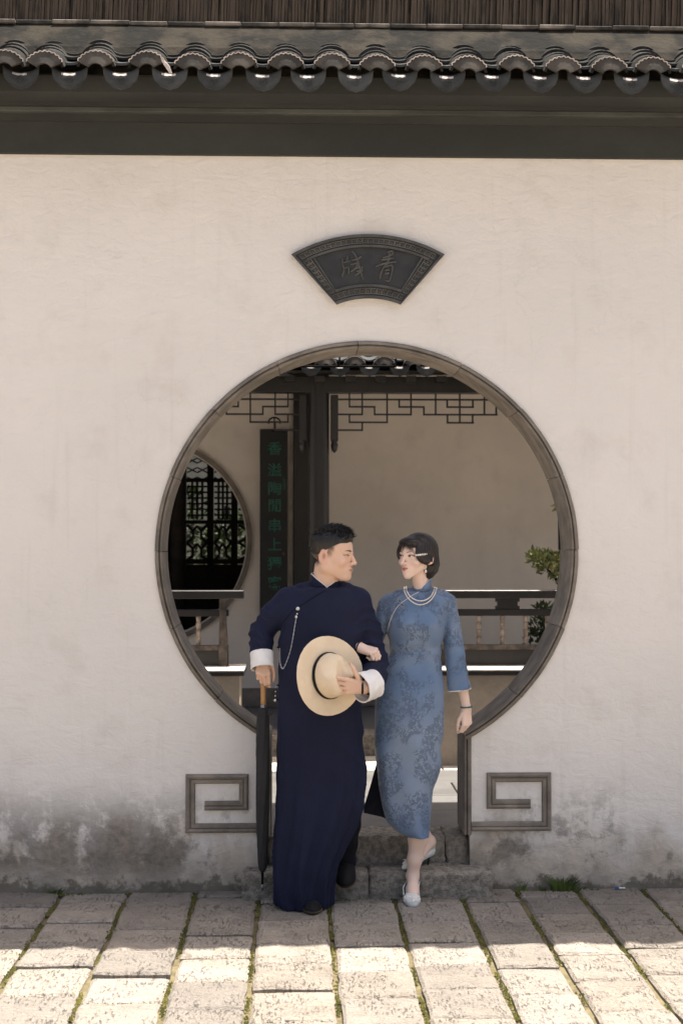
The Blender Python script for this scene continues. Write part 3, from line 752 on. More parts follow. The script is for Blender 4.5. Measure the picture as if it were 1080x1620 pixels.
MB().tube([(hk.x, cbY - .005, hk.z + .026), (hk.x, cbY, z1 + .0)], .005, 6).build('hook_stem', IRON, cb)
MB().tube([(xx(431, cbY, 680), cbY - .012, zz(681.5, cbY)), (xx(466, cbY, 680), cbY - .01, zz(680.5, cbY))], .008, 6).build('hanging_rod', IRON, cb)
# bench balustrades standing on low walls
def baluster(x, y, z0, z1):
    h = z1 - z0; pr = []
    for k_ in range(4):
        a = z0 + h * k_ / 4; b = z0 + h * (k_ + 1) / 4
        pr += [(.0165, a), (.0165, a + .004), (.0135, a + .008), (.0175, b - .006), (.019, b - .002)]
    return MB().lathe(pr, x, y, 10)
def bench(px0, px1, name, label, posts, bals, brackets):
    RY = 2.47; LY0 = 2.15
    X = lambda p, Y=RY: xx(p, Y, 1000)
    t = thing(name, label, 'bench', (X((px0 + px1) / 2), 2.35, COURT_Z), 'bench balustrades along the gallery')
    lx0, lx1 = X(px0, LY0), X(px1, LY0)
    zl = zz(1060, LY0); 
    e0 = 0 if px0 < 200 else .03; e1 = .03 if px1 < 500 else 0
    MB().box(lx0 + e0, lx1 - e1, LY0 + .03, 2.60, COURT_Z - .02, zl - .038).build('base_wall', BASEWALL, t)
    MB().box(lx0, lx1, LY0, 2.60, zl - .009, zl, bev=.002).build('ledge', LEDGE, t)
    MB().box(lx0 + .001, lx1 - .001, LY0 + .002, 2.60, zl - .038, zl - .0095, bev=.003).build('ledge_edge', BLACKWOOD, t)
    x0, x1 = X(px0), X(px1)
    MB().box(x0, x1, RY - .045, RY + .045, zz(947, RY - .045), zz(934, RY - .045), bev=.004).build('top_rail', BLACKWOOD, t)
    e1 = .10 if px1 < 500 else 0
    MB().box(x0, x1 - e1, RY - .02, RY + .02, zz(974.5, RY), zz(964, RY), bev=.003).build('middle_rail', BLACKWOOD, t)
    MB().box(x0, x1 - e1, RY - .03, RY + .02, zz(1028, RY), zz(1020, RY), bev=.003).build('lower_rail', WORNWOOD, t)
    MB().box(x0, x1 - e1, RY - .012, RY + .012, zl, zz(1028, RY)).build('apron_board', BLACKWOOD, t)
    for p in posts:
        x = X(p); MB().prism([(x - .027, zl), (x + .027, zl), (x + .030, zz(1010, RY)), (x + .022, zz(985, RY)), (x + .022, zz(947, RY)), (x - .024, zz(947, RY)), (x - .024, zz(985, RY))], RY - .032, RY + .03).build('post', WORNWOOD, t)
    for p in bals: o = baluster(X(p), RY, zz(1020, RY), zz(974.5, RY)).build('baluster', BALUSTER, t); autosmooth(o, 35)
    for p in brackets:
        z0, z1 = zz(964, RY), zz(947, RY); h = z1 - z0
        pts = [(-19, 0), (19, 0), (19, .3), (16, .3), (16, .7), (19, .7), (19, 1), (-19, 1), (-19, .7), (-16, .7), (-16, .3), (-19, .3)]
        MB().prism([(X(p) + u / 240, z0 + h * v) for u, v in pts], RY - .015, RY + .015).build('bracket', BLACKWOOD, t)
    return t
bench(60, 386, 'bench_balustrade', 'dark bench railing ending in a curved post below the round window', (353,), (314, 277, 240, 203, 166, 129, 92), (250,))
bench(648, 1080, 'bench_balustrade', 'dark bench railing with turned balusters in front of the leafy tree', (662,), (684, 720.5, 757, 794, 831, 865, 901, 938, 975, 1012, 1049), (802, 960))
# lattice screen in the room behind the round window
scr = thing('lattice_screen', 'dark timber lattice screen seen through the round window', 'screen', (wc.x, 6.1, GZ))
SY = 6.1; XP = lambda p: xx(p, SY, 850); ZP = lambda p: zz(p, SY)
def sbar(x0, x1, z0, z1, y=.02, name='lattice_bar', par=scr): return MB().box(min(x0, x1), max(x0, x1), SY - y, SY + y, min(z0, z1), max(z0, z1)).build(name, DARKROOM, par)
xs = [110, 180, 205, 275, 282, 326, 336, 366, 376, 420]
for p in (120, 205, 290, 333, 371, 440): sbar(XP(p - 5), XP(p + 5), GZ, ZP(640), .04, 'mullion')
for q, hh in ((652, 9), (760, 6), (826, 6), (888, 8)): sbar(XP(100), XP(450), ZP(q + hh / 2), ZP(q - hh / 2), .03, 'transom')
MB().box(XP(100), XP(450), SY - .03, SY + .03, GZ, ZP(893)).build('dado_panel', DARKROOM, scr)
mb = MB()
def seg2(a, b, r=.006): mb.tube([(XP(a[0]), SY, ZP(a[1])), (XP(b[0]), SY, ZP(b[1]))], r * 1.5, 4)
for (c0, c1) in ((126, 200), (210, 284), (296, 328), (339, 366), (377, 434)):
    cc_ = (c0 + c1) / 2; w = c1 - c0
    for yy in range(665, 757, 15): seg2((c0, yy), (cc_, yy + 8)); seg2((cc_, yy + 8), (c1, yy)); seg2((c0, yy + 8), (cc_, yy)); seg2((cc_, yy), (c1, yy + 8))
    for f_ in (.25, .5, .75): seg2((c0 + w * f_, 763), (c0 + w * f_, 822), .010)
    for yy in range(770, 822, 9): seg2((c0, yy), (c1, yy), .008)
    for yy in (830, 858):
        seg2((c0, yy), (c0 + w * .3, yy + 10), .012); seg2((c1, yy), (c1 - w * .3, yy + 10), .012); seg2((c0 + w * .3, yy + 10), (c0 + w * .3, yy + 20), .010); seg2((c1 - w * .3, yy + 10), (c1 - w * .3, yy + 20), .010)
        seg2((c0 + w * .3, yy + 20), (c0, yy + 28), .012); seg2((c1 - w * .3, yy + 20), (c1, yy + 28), .012); seg2((c0 + w * .3, yy + 10), (cc_, yy + 2), .010); seg2((c1 - w * .3, yy + 10), (cc_, yy + 2), .010)
mb.build('lattice_work', DARKROOM, scr, kind='stuff')
room = thing('garden_room', 'dark timber room beyond the round window', 'room', (wc.x, 5.3, GZ))
MB().box(XP(450), XP(450) + .1, BY + .245, SY, GZ, 3.4).build('side_wall', DARKROOM, room)
MB().box(XP(450) + .1, XR, SY - .05, SY + .05, GZ, 3.4).build('rear_wall', DARKROOM, room)
MB().box(XL, XP(100), SY - .05, SY + .05, GZ, 3.4).build('rear_wall', DARKROOM, room)
MB().box(XL, XL + .1, BY + .245, SY, GZ, 3.4).build('side_wall', DARKROOM, room)
MB().box(XL, XR, BY + .3, SY + .1, ZP(640), ZP(640) + .1).build('ceiling', DARKROOM, room)
for p in (281, 255): o = MB().lathe([(.07, GZ), (.07, ZP(640))], xx(p, 5.2, 800), 5.2, 14).build('post', DARKROOM, room); autosmooth(o)
MB().box(-6, 6, 9.0, 9.2, 0, 3.0).build('far_garden_wall', CREAMWALL, label='pale wall of the garden beyond the lattice screen', category='wall')

# ------------------------------------------------------------------ plants
def leaf_mesh(n, centers, size, seed, upright=.3):
    rs = random.Random(seed); mb = MB()
    for _ in range(n):
        c, rad = rs.choice(centers)
        while True:
            d = Vector((rs.uniform(-1, 1), rs.uniform(-1, 1), rs.uniform(-1, 1)))
            if .25 < d.length < 1: break
        p = Vector(c) + Vector((d.x * rad[0], d.y * rad[1], d.z * rad[2]))
        out = (d.normalized() + Vector((rs.uniform(-.6, .6), rs.uniform(-.6, .6), rs.uniform(-.3, .8) + upright))).normalized()
        side = out.cross(Vector((rs.uniform(-1, 1), rs.uniform(-1, 1), rs.uniform(-1, 1)))).normalized(); nrm = side.cross(out)
        L = size * rs.uniform(.6, 1.3); w = L * .24
        a = p; b = p + out * L * .5 + side * w + nrm * w * .3; c2 = p + out * L - nrm * L * .12; d2 = p + out * L * .5 - side * w + nrm * w * .3; mid = p + out * L * .5
        mb.add([a, b, mid, c2, d2], [(0, 1, 2), (1, 3, 2), (0, 2, 4), (4, 2, 3)])
    return mb
TY = 2.62
tree = thing('slender_tree', 'slender tree with glossy leaves behind the right bench railing', 'tree', (xx(885, TY, 1000), TY, GZ))
tx = xx(885, TY, 900)
MB().tube([(tx + .005, TY, GZ), (tx, TY, 1.1), (tx + .004, TY, 1.6), (tx - .004, TY, 2.2), (tx + .03, TY, 2.7)], [.022, .018, .015, .013, .008], 8).build('trunk', BARK, tree, smooth=True)
c1 = W(862, 893, TY - .06)
MB().tube([(tx, TY, 1.36), (tx - .05, TY - .03, 1.44), (c1.x, TY - .06, c1.z - .02)], [.010, .008, .004], 6).build('limb', BARK, tree, smooth=True)
cen = [((c1.x + a, TY - .06 + b, c1.z + c), (.048, .05, .036)) for a, b, c in ((0, 0, 0), (.05, .02, .03), (-.04, -.02, .02), (.06, 0, -.04), (.01, .03, .04), (-.055, .01, .05), (.02, -.02, -.035), (.09, 0, .02), (.10, .02, -.06))]
leaf_mesh(520, cen, .048, 3).build('crown', LEAF2, tree)
c2 = W(884, 815, TY); leaf_mesh(60, [((c2.x + .05, TY, c2.z + .1), (.09, .08, .14))], .06, 4).build('crown', LEAF2, tree)
c3 = Vector((tx + .25, TY, 2.35)); leaf_mesh(260, [((c3.x, TY, c3.z), (.2, .15, .25))], .07, 6).build('crown', LEAF2, tree)
sh = thing('low_shrub', 'dark green shrub growing behind the turned balusters', 'shrub', W(858, 1110, 2.75))
MB().tube([W(858, 1110, 2.75), W(856, 1040, 2.75), W(855, 1000, 2.75)], [.012, .010, .006], 6).build('stem', BARK, sh, smooth=True)
cs_ = [W(850, 1000, 2.75), W(868, 985, 2.75), W(845, 1015, 2.75), W(870, 1020, 2.75), W(858, 970, 2.78), W(880, 1000, 2.75)]
leaf_mesh(520, [((c.x, c.y, c.z), (.065, .06, .07)) for c in cs_], .045, 5).build('foliage', LEAF, sh)
# garden bushes beyond the lattice
for i, (p, q, yy_) in enumerate(((300, 850, 7.4), (352, 800, 7.8), (240, 830, 7.6))):
    c = W(p, q, yy_)
    g_ = thing('garden_bush', ('leafy bush seen through the lattice beside the dark room post', 'leafy bush seen through the narrow lattice panel near the window rim', 'leafy bush half hidden behind the dark room posts')[i], 'bush', (c.x, c.y, 0), 'bushes beyond the lattice screen')
    MB().tube([(c.x, c.y, -.03), (c.x + .03, c.y, c.z)], [.03, .012], 6).build('stem', BARK, g_)
    leaf_mesh(420, [((c.x + random.uniform(-.2, .2), c.y, c.z + random.uniform(-.5, .3)), (.3, .2, .3)) for _ in range(4)], .09, 10 + i).build('foliage', LEAF_DEEP, g_)
# weeds at the foot of the wall
def tuft(px_, py_, n, h, spread, label):
    c = G(px_, py_); c.y = min(c.y, -.012); c.y = max(c.y, -.03); rs = random.Random(px_); mb = MB()
    for _ in range(n):
        a = rs.uniform(0, 6.28); r = rs.uniform(0, spread); b = Vector((c.x + r * math.cos(a), c.y + r * .3 * math.sin(a), -.012))
        l = h * rs.uniform(.4, 1); lean = Vector((math.cos(a) * rs.uniform(.1, .9), -abs(math.sin(a)) * .4, 1)).normalized()
        w = Vector((.0038, .001, 0)); m_ = b + lean * l * .55; t_ = b + lean * l + Vector((math.cos(a) * l * .25, 0, -l * .05))
        mb.add([b - w, b + w, m_ + w * .8, m_ - w * .8, t_], [(0, 1, 2, 3), (3, 2, 4)])
    mb.build('weed', GRASSM, label=label, category='weed')
tuft(884, 1398, 110, .10, .06, 'bushy tuft of grass growing at the wall foot right of the steps')
tuft(908, 1398, 16, .045, .03, 'short sparse grass beside the bushy grass tuft')
tuft(822, 1402, 9, .075, .012, 'thin upright weed next to the steps at the wall foot')
tuft(853, 1398, 12, .04, .014, 'tiny bright green seedling between steps and grass tuft')
tuft(90, 1408, 34, .05, .03, 'small weed under the dark mould stain on the wall')
tuft(948, 1420, 26, .03, .03, 'low green weed in the paving joint near the blue scrap')
p = G(976, 1408); lt = MB().box(p.x - .014, p.x + .006, p.y - .010, p.y + .006, .008, .014, 0).box(p.x + .007, p.x + .036, p.y - .008, p.y + .007, .008, .012, 1)
lt.build('litter_scrap', [LITTER_B, LITTER_W], label='small blue and white paper scrap on the paving', category='litter')

# ------------------------------------------------------------------ fan shaped plaque
pl = thing('fan_plaque', 'dark fan shaped stone plaque with two carved characters above the gate', 'plaque', W(581, 480, -.02))
def fan_pt(u, v):
    """u -1..1 along the arc, v 0 (inner) .. 1 (outer), traced from the photo (crop scale 3.724)"""
    # outer arc through (75,195) (530,75) (980,195); inner arc (345,492) (530,455) (720,492)
    x0, y0 = 528 + 452 * u, 0
    def arc(cx, cy, r, half): a = half * u; return (cx + r * math.sin(a), cy - r * math.cos(a))
    ro = (452 ** 2 + 120 ** 2) / (2 * 120); ho = math.asin(452 / ro); ri = (188 ** 2 + 37 ** 2) / (2 * 37); hi = math.asin(188 / ri)
    o = arc(528, 75 + ro, ro, ho); i_ = arc(532, 455 + ri, ri, hi)
    return (i_[0] + (o[0] - i_[0]) * v, i_[1] + (o[1] - i_[1]) * v)
def fan_w(u, v, y): p = fan_pt(u, v); return W(440 + p[0] / 3.724, 350 + p[1] / 3.724, y)
def fan_band(u0, u1, v0, v1, yf, yb, n=24):
    vs = []
    for y in (yf, yb):
        for i in range(n + 1):
            u = u0 + (u1 - u0) * i / n
            for v in (v0, v1): vs.append(fan_w(u, v, y))
    k1 = (n + 1) * 2; fs = []
    for i in range(n):
        a = 2 * i; fs += [(a, a + 1, a + 3, a + 2), (k1 + a, k1 + a + 2, k1 + a + 3, k1 + a + 1), (a, a + 2, k1 + a + 2, k1 + a), (a + 1, k1 + a + 1, k1 + a + 3, a + 3)]
    fs += [(0, k1, k1 + 1, 1), (2 * n, 2 * n + 1, k1 + 2 * n + 1, k1 + 2 * n)]
    mb = MB().add(vs, fs); return mb
def fan_build(name, mat, *a): o = fan_band(*a).build(name, mat, pl); fixn(o.data); return autosmooth(o, 35)
fan_build('panel', PLAQUE, -.995, .995, .01, .99, -.020, .004)
eu = .045
for nm, a in (('outer_rim', (-1, 1, .955, 1.0)), ('outer_rim', (-1, 1, 0, .05)), ('inner_rim', (-.875, .875, .80, .835)), ('inner_rim', (-.80, .80, .185, .225))): fan_build(nm, PLAQUE_EDGE, *a, -.032, -.012)
for s in (-1, 1):
    fan_build('outer_rim', PLAQUE_EDGE, s * 1.0, s * .968, .05, .955, -.0315, -.012, 3)
    fan_build('inner_rim', PLAQUE_EDGE, s * .80, s * .775, .225, .80, -.0305, -.012, 3)
# key fret between the rims
mb = MB()
def key(fn, n):
    for i in range(n):
        a = i / n; w = 1 / n
        pts = [(a, .15), (a, .85), (a + .80 * w, .85), (a + .80 * w, .38), (a + .40 * w, .38), (a + .40 * w, .60)]
        mb.tube([fn(*p) for p in pts], .0034, 4)
        mb.tube([fn(a, .15), fn(a + w, .15)], .0030, 4)
key(lambda s, t: fan_w(-.93 + 1.86 * s, .845 + .10 * t, -.0205), 26)
key(lambda s, t: fan_w(-.93 + 1.86 * s, .06 + .115 * t, -.0205), 13)
for sg in (-1, 1): key(lambda s, t: fan_w(sg * (.81 + .15 * t), .20 + .62 * s, -.0205), 8)
mb.build('key_fret', PLAQUE_FRET, pl, kind='stuff')
def brush(strokes, name):
    mb = MB()
    for st in strokes:
        P = [W(440 + x / 3.724, 350 + y / 3.724, -.022) for x, y, *_ in st]
        # smooth polyline
        Q = []
        for i in range(len(P) - 1):
            p0, p1, p2, p3 = P[max(i - 1, 0)], P[i], P[i + 1], P[min(i + 2, len(P) - 1)]
            for t in (0, .33, .66): Q.append(.5 * ((2 * p1) + (p2 - p0) * t + (2 * p0 - 5 * p1 + 4 * p2 - p3) * t * t + (3 * p1 - p0 - 3 * p2 + p3) * t ** 3))
        Q.append(P[-1]); n = len(Q)
        mb.tube(Q, [.0038 + .0032 * math.sin(math.pi * (i + .6) / (n + .6)) for i in range(n)], 6)
    o = mb.build(name, PLAQUE_EDGE, pl); autosmooth(o, 60)
brush([[(640, 185), (665, 175), (675, 190), (650, 205), (615, 215)], [(660, 180), (650, 215), (645, 240)], [(605, 228), (650, 222), (680, 215)], [(570, 268), (620, 250), (695, 238)], [(655, 240), (620, 270), (602, 310), (600, 340)],
       [(622, 272), (665, 258), (672, 275), (662, 330), (652, 352), (628, 348)], [(628, 290), (655, 285)], [(625, 310), (655, 305)]], 'character')
brush([[(378, 215), (380, 250), (388, 285), (375, 328)], [(410, 200), (405, 235)], [(380, 245), (425, 232)], [(390, 280), (412, 270), (415, 310)], [(435, 175), (455, 200), (470, 240), (480, 275), (500, 345)],
       [(430, 230), (465, 222), (490, 205)], [(425, 255), (450, 250), (470, 240)], [(480, 205), (492, 212)], [(475, 235), (455, 275), (425, 300)], [(440, 285), (475, 270)], [(495, 265), (480, 300), (450, 320)], [(460, 295), (500, 290)]], 'character')

# ================================================================== people
class Field:
    """signed distance field on a grid; primitives are blended in one by one and the zero surface is meshed"""
    def __init__(s, lo, hi, h):
        s.lo = np.array(lo, float); s.h = h; s.n = np.ceil((np.array(hi) - s.lo) / h).astype(int) + 1
        s.F = np.full(s.n, 1e3, np.float32)
        s.ax = [(s.lo[i] + h * np.arange(s.n[i])).astype(np.float32) for i in range(3)]
    def _sl(s, lo, hi):
        a = np.clip(np.floor((np.array(lo) - s.lo) / s.h).astype(int), 0, s.n); b = np.clip(np.ceil((np.array(hi) - s.lo) / s.h).astype(int) + 1, 0, s.n)
        return tuple(slice(int(a[i]), int(b[i])) for i in range(3))
    def _grid(s, sl): return s.ax[0][sl[0]][:, None, None], s.ax[1][sl[1]][None, :, None], s.ax[2][sl[2]][None, None, :]
    def _blend(s, sl, d, k, op):
        A = s.F[sl]
        if A.size == 0: return
        if op == 'add':
            if k <= 0: s.F[sl] = np.minimum(A, d)
            else: h = np.maximum(k - np.abs(A - d), 0) / k; s.F[sl] = np.minimum(A, d) - h * h * k * .25
        else:
            d = -d
            if k <= 0: s.F[sl] = np.maximum(A, d)
            else: h = np.maximum(k - np.abs(A - d), 0) / k; s.F[sl] = np.maximum(A, d) + h * h * k * .25
    def cone(s, a, b, ra, rb=None, k=.0, op='add'):
        rb = ra if rb is None else rb; a = np.array(a, float); b = np.array(b, float); m = max(ra, rb) + k + s.h * 4
        sl = s._sl(np.minimum(a, b) - m, np.maximum(a, b) + m); X, Y, Z = s._grid(sl)
        ba = b - a; L = max(float(ba @ ba), 1e-9)
        t = np.clip(((X - a[0]) * ba[0] + (Y - a[1]) * ba[1] + (Z - a[2]) * ba[2]) / L, 0, 1)
        d = np.sqrt((X - a[0] - t * ba[0]) ** 2 + (Y - a[1] - t * ba[1]) ** 2 + (Z - a[2] - t * ba[2]) ** 2) - (ra + (rb - ra) * t)
        s._blend(sl, d, k, op); return s
    def chain(s, pts, rads, k=.0, op='add'):
        for i in range(len(pts) - 1): s.cone(pts[i], pts[i + 1], rads[i], rads[i + 1], k, op)
        return s
    def ell(s, c, r, k=.0, op='add', rot=None):
        c = np.array(c, float); r = np.array(r, float); m = max(r) + k + s.h * 4
        sl = s._sl(c - m, c + m); X, Y, Z = s._grid(sl); X, Y, Z = X - c[0], Y - c[1], Z - c[2]
        if rot is not None:
            M = np.array(rot.to_3x3() if hasattr(rot, 'to_3x3') else rot).T
            X, Y, Z = (M[i, 0] * X + M[i, 1] * Y + M[i, 2] * Z for i in range(3))
        k0 = np.sqrt((X / r[0]) ** 2 + (Y / r[1]) ** 2 + (Z / r[2]) ** 2); k1 = np.sqrt((X / r[0] ** 2) ** 2 + (Y / r[1] ** 2) ** 2 + (Z / r[2] ** 2) ** 2)
        s._blend(sl, k0 * (k0 - 1) / np.maximum(k1, 1e-6), k, op); return s
    def func(s, lo, hi, fn, k=.0, op='add'):
        sl = s._sl(lo, hi); X, Y, Z = s._grid(sl); s._blend(sl, fn(X, Y, Z).astype(np.float32), k, op); return s
    def displace(s, fn):
        X, Y, Z = s._grid((slice(None),) * 3); s.F += fn(X, Y, Z).astype(np.float32); return s
    def mesh(s):
        F = s.F; S = F < 0; nx, ny, nz = F.shape
        cnt = np.zeros((nx - 1, ny - 1, nz - 1), np.uint8)
        for a in (0, 1):
            for b in (0, 1):
                for c in (0, 1): cnt += S[a:nx - 1 + a, b:ny - 1 + b, c:nz - 1 + c]
        act = np.argwhere((cnt > 0) & (cnt < 8)); idx = np.full(cnt.shape, -1, np.int32); idx[tuple(act.T)] = np.arange(len(act))
        acc = np.zeros((len(act), 3)); num = np.zeros(len(act))
        cor = [(a, b, c) for a in (0, 1) for b in (0, 1) for c in (0, 1)]
        for p in cor:
            for axis in range(3):
                if p[axis]: continue
                q = list(p); q[axis] = 1
                fa = F[act[:, 0] + p[0], act[:, 1] + p[1], act[:, 2] + p[2]]; fb = F[act[:, 0] + q[0], act[:, 1] + q[1], act[:, 2] + q[2]]
                x = (fa < 0) != (fb < 0); t = np.where(x, fa / np.where(x, fa - fb, 1), 0)
                v = np.tile(np.array(p, float), (len(act), 1)); v[:, axis] += t; acc += v * x[:, None]; num += x
        verts = s.lo + s.h * (act + acc / num[:, None])
        faces = []
        for axis in range(3):
            sl0 = [slice(None)] * 3; sl1 = [slice(None)] * 3; sl0[axis] = slice(0, -1); sl1[axis] = slice(1, None)
            A, B = S[tuple(sl0)], S[tuple(sl1)]; e = np.argwhere(A != B); o1, o2 = [(1, 2), (2, 0), (0, 1)][axis]
            e = e[(e[:, o1] > 0) & (e[:, o2] > 0) & (e[:, o1] < F.shape[o1] - 1) & (e[:, o2] < F.shape[o2] - 1)]
            inside = A[tuple(e.T)]
            def cell(d1, d2): c = e.copy(); c[:, o1] -= d1; c[:, o2] -= d2; return idx[tuple(c.T)]
            q = np.stack([cell(1, 1), cell(0, 1), cell(0, 0), cell(1, 0)], 1); q[~inside] = q[~inside][:, ::-1]; faces.append(q)
        return verts, np.concatenate(faces)
def relax(v, f, it=1, w=.5):
    e = np.concatenate([f[:, [0, 1]], f[:, [1, 2]], f[:, [2, 3]], f[:, [3, 0]]]); e = np.concatenate([e, e[:, ::-1]])
    n = np.bincount(e[:, 0], minlength=len(v)).astype(float)
    for _ in range(it):
        acc = np.stack([np.bincount(e[:, 0], v[e[:, 1], a], len(v)) for a in range(3)], 1); v = v + w * (acc / np.maximum(n, 1)[:, None] - v)
    return v
def build_np(name, v, f, mats, parent=None, origin=None, col=None, mi=None, **props):
    me = bpy.data.meshes.new(name); origin = np.array(origin if origin is not None else ((v[:, 0].min() + v[:, 0].max()) / 2, (v[:, 1].min() + v[:, 1].max()) / 2, v[:, 2].min()))
    me.vertices.add(len(v)); me.vertices.foreach_set('co', (v - origin).astype(np.float32).ravel())
    me.loops.add(len(f) * 4); me.loops.foreach_set('vertex_index', f.astype(np.int32).ravel())
    me.polygons.add(len(f)); me.polygons.foreach_set('loop_start', np.arange(0, len(f) * 4, 4, dtype=np.int32)); me.polygons.foreach_set('use_smooth', np.ones(len(f), bool))
    for m in (mats if isinstance(mats, list) else [mats]): me.materials.append(m)
    if mi is not None: me.polygons.foreach_set('material_index', mi.astype(np.int32))
    if col is not None:
        a = me.attributes.new('Col', 'FLOAT_COLOR', 'POINT'); a.data.foreach_set('color', np.concatenate([col, np.ones((len(col), 1))], 1).astype(np.float32).ravel())
    me.update(); me.validate()
    return link(name, me, Vector(origin), parent, **props)
from mathutils.bvhtree import BVHTree
def bvh_of(v, f): return BVHTree.FromPolygons([tuple(p) for p in v], [tuple(int(i) for i in q) for q in f])
def pick(bv, px, py, off=.004, fallback=-.3):
    d = ray(px, py).normalized(); hit = bv.ray_cast(cam.location, d)
    return (hit[0] - d * off) if hit[0] is not None else W(px, py, fallback)
def sstep(x, a, b): t = np.clip((x - a) / (b - a), 0, 1); return t * t * (3 - 2 * t)

def skin_mat(name, rough=.5):
    m, k, b = newmat(name, rough, .35)
    at = k.new('Attribute', attribute_name='Col'); vec, _ = objvec(k, False)
    n = k.noise(vec, 160, 2, .5)
    k.link(k.mix(.12, at.outputs['Color'], k.mix(n, (.3, .25, .22), (.7, .7, .7)), 'OVERLAY'), b.inputs['Base Color'])
    b.inputs['Subsurface Weight'].default_value = .12; b.inputs['Subsurface Radius'].default_value = (.012, .005, .003); b.inputs['Subsurface Scale'].default_value = .6
    return m
SKIN = skin_mat('skin')
def hair_mat(name):
    m, k, b = newmat(name, .42, .45)
    at = k.new('Attribute', attribute_name='Col'); vec, _ = objvec(k, False)
    n = k.noise(k.scale(vec, (55, 55, 5)), 2.2, 3, .6, .6); k.link(k.mix(.5, at.outputs['Color'], k.mix(n, (.25, .25, .25), (.75, .75, .75)), 'OVERLAY'), b.inputs['Base Color'])
    k.link(k.bump(n, .45, .004), b.inputs['Normal']); return m
HAIR = hair_mat('dark hair')
def cloth(name, c1, c2, rough, sheen, nsc=3, wsc=500):
    m, k, b = newmat(name, rough, .2); vec, _ = objvec(k, False)
    n = k.noise(vec, nsc, 4, .5); w = k.noise(k.scale(vec, (1, 1, 1)), wsc, 2, .5)
    k.link(k.mix(k.ramp(n, .3, .7), c1, c2), b.inputs['Base Color']); b.inputs['Sheen Weight'].default_value = sheen; b.inputs['Sheen Roughness'].default_value = .5
    b.inputs['Sheen Tint'].default_value = (*[min(1, v * 6 + .1) for v in c1], 1)
    k.link(k.bump(w, .25, .001, k.bump(n, .15, .01)), b.inputs['Normal']); return m
NAVY = cloth('navy robe cloth', (.0095, .0122, .0345), (.0074, .0094, .0260), .72, .14)
NAVY_D = cloth('dark trouser cloth', (.008, .009, .014), (.006, .007, .011), .85, .1)
WHITEC = cloth('white lining cloth', (.80, .78, .75), (.74, .72, .69), .85, .1, 8)
SHOEBLACK = cloth('black shoe cloth', (.010, .010, .012), (.007, .007, .008), .7, .1)
SOLE = simple('shoe sole', (.14, .09, .04), (.05, .035, .02), .7)
FELT = simple('cream hat felt', (.80, .66, .475), (.74, .60, .425), .9, .15, 10, 160, .2, .0012)
BAND = cloth('black hat band', (.010, .010, .012), (.007, .007, .008), .6, .1)
CANOPY = cloth('black umbrella cloth', (.030, .030, .031), (.021, .021, .022), .7, .15)
HANDLE = simple('varnished wood', (.42, .22, .085), (.32, .155, .055), .35, .5, 12, 60, .1, .001, stretch=(1, 1, .15))
STEEL = simple('grey steel', (.30, .31, .33), None, .3, .5, metal=.8)
PEARL = simple('pearl', (.84, .80, .74), (.80, .74, .68), .25, .5, 20, 60, 0)
SILVER = simple('silver chain', (.70, .70, .70), None, .35, .5, metal=.5)
TURQ = simple('turquoise bead', (.045, .15, .16), (.03, .08, .09), .4, .5, 60)
SATIN = simple('white shoe satin', (.74, .76, .72), (.66, .68, .64), .4, .4, 30, 200, .15, .001)
JETBLACK = simple('black strap', (.012, .012, .013), None, .4)
def qipao_mat():
    m, k, b = newmat('blue floral brocade', .46, .4)
    vec, _ = objvec(k, False)
    n1 = k.noise(vec, 3.2, 3, .5)
    base = k.mix(k.ramp(n1, .35, .65), (.195, .255, .345), (.105, .170, .285))
    # drifts of blossom and branches woven in a darker tone
    wv = k.n.new('ShaderNodeTexNoise'); wv.inputs['Scale'].default_value = 26; wv.inputs['Detail'].default_value = 4; k.link(vec, wv.inputs['Vector'])
    warp = k.new('VectorMath', operation='MULTIPLY_ADD'); k.link(wv.outputs['Color'], warp.inputs[0]); warp.inputs[1].default_value = (.055, .055, .055); k.link(vec, warp.inputs[2])
    clump = k.noise(vec, 11.0, 1.5, .45)
    lace = k.noise(warp.outputs[0], 78, 2.5, .6, .4)
    flower = k.math('MULTIPLY', k.ramp(lace, .46, .54), k.ramp(clump, .42, .52))
    vo = k.new('TexVoronoi', feature='F1'); vo.inputs['Scale'].default_value = 30; k.link(vec, vo.inputs['Vector'])
    petal = k.math('MULTIPLY', k.ramp(vo.outputs['Distance'], .44, .36), k.ramp(clump, .52, .58))
    rid = k.math('ABSOLUTE', k.math('SUBTRACT', k.noise(k.scale(vec, (1.5, 1, .8)), 9.0, 3, .55, .4), .5))
    twig = k.math('MULTIPLY', k.ramp(rid, .016, .007), k.ramp(clump, .43, .49))
    pat = k.math('MAXIMUM', k.math('MAXIMUM', flower, k.math('MULTIPLY', petal, .8)), k.math('MULTIPLY', twig, .9))
    fine = k.noise(vec, 130, 3, .6)
    col = k.mix(k.math('MULTIPLY', pat, .62), base, (.058, .082, .130))
    col = k.mix(.3, col, k.mix(fine, (.35, .35, .35), (.65, .65, .65)), 'OVERLAY')
    k.link(col, b.inputs['Base Color']); k.link(k.math('MULTIPLY_ADD', pat, .25, .40), b.inputs['Roughness'])
    b.inputs['Sheen Weight'].default_value = .15
    k.link(k.bump(k.math('ADD', k.math('MULTIPLY', pat, .4), k.math('MULTIPLY', fine, .3)), .18, .002), b.inputs['Normal']); return m
QIPAO = qipao_mat()
LINING = cloth('dark dress lining', (.014, .016, .026), (.010, .012, .02), .7, .1)

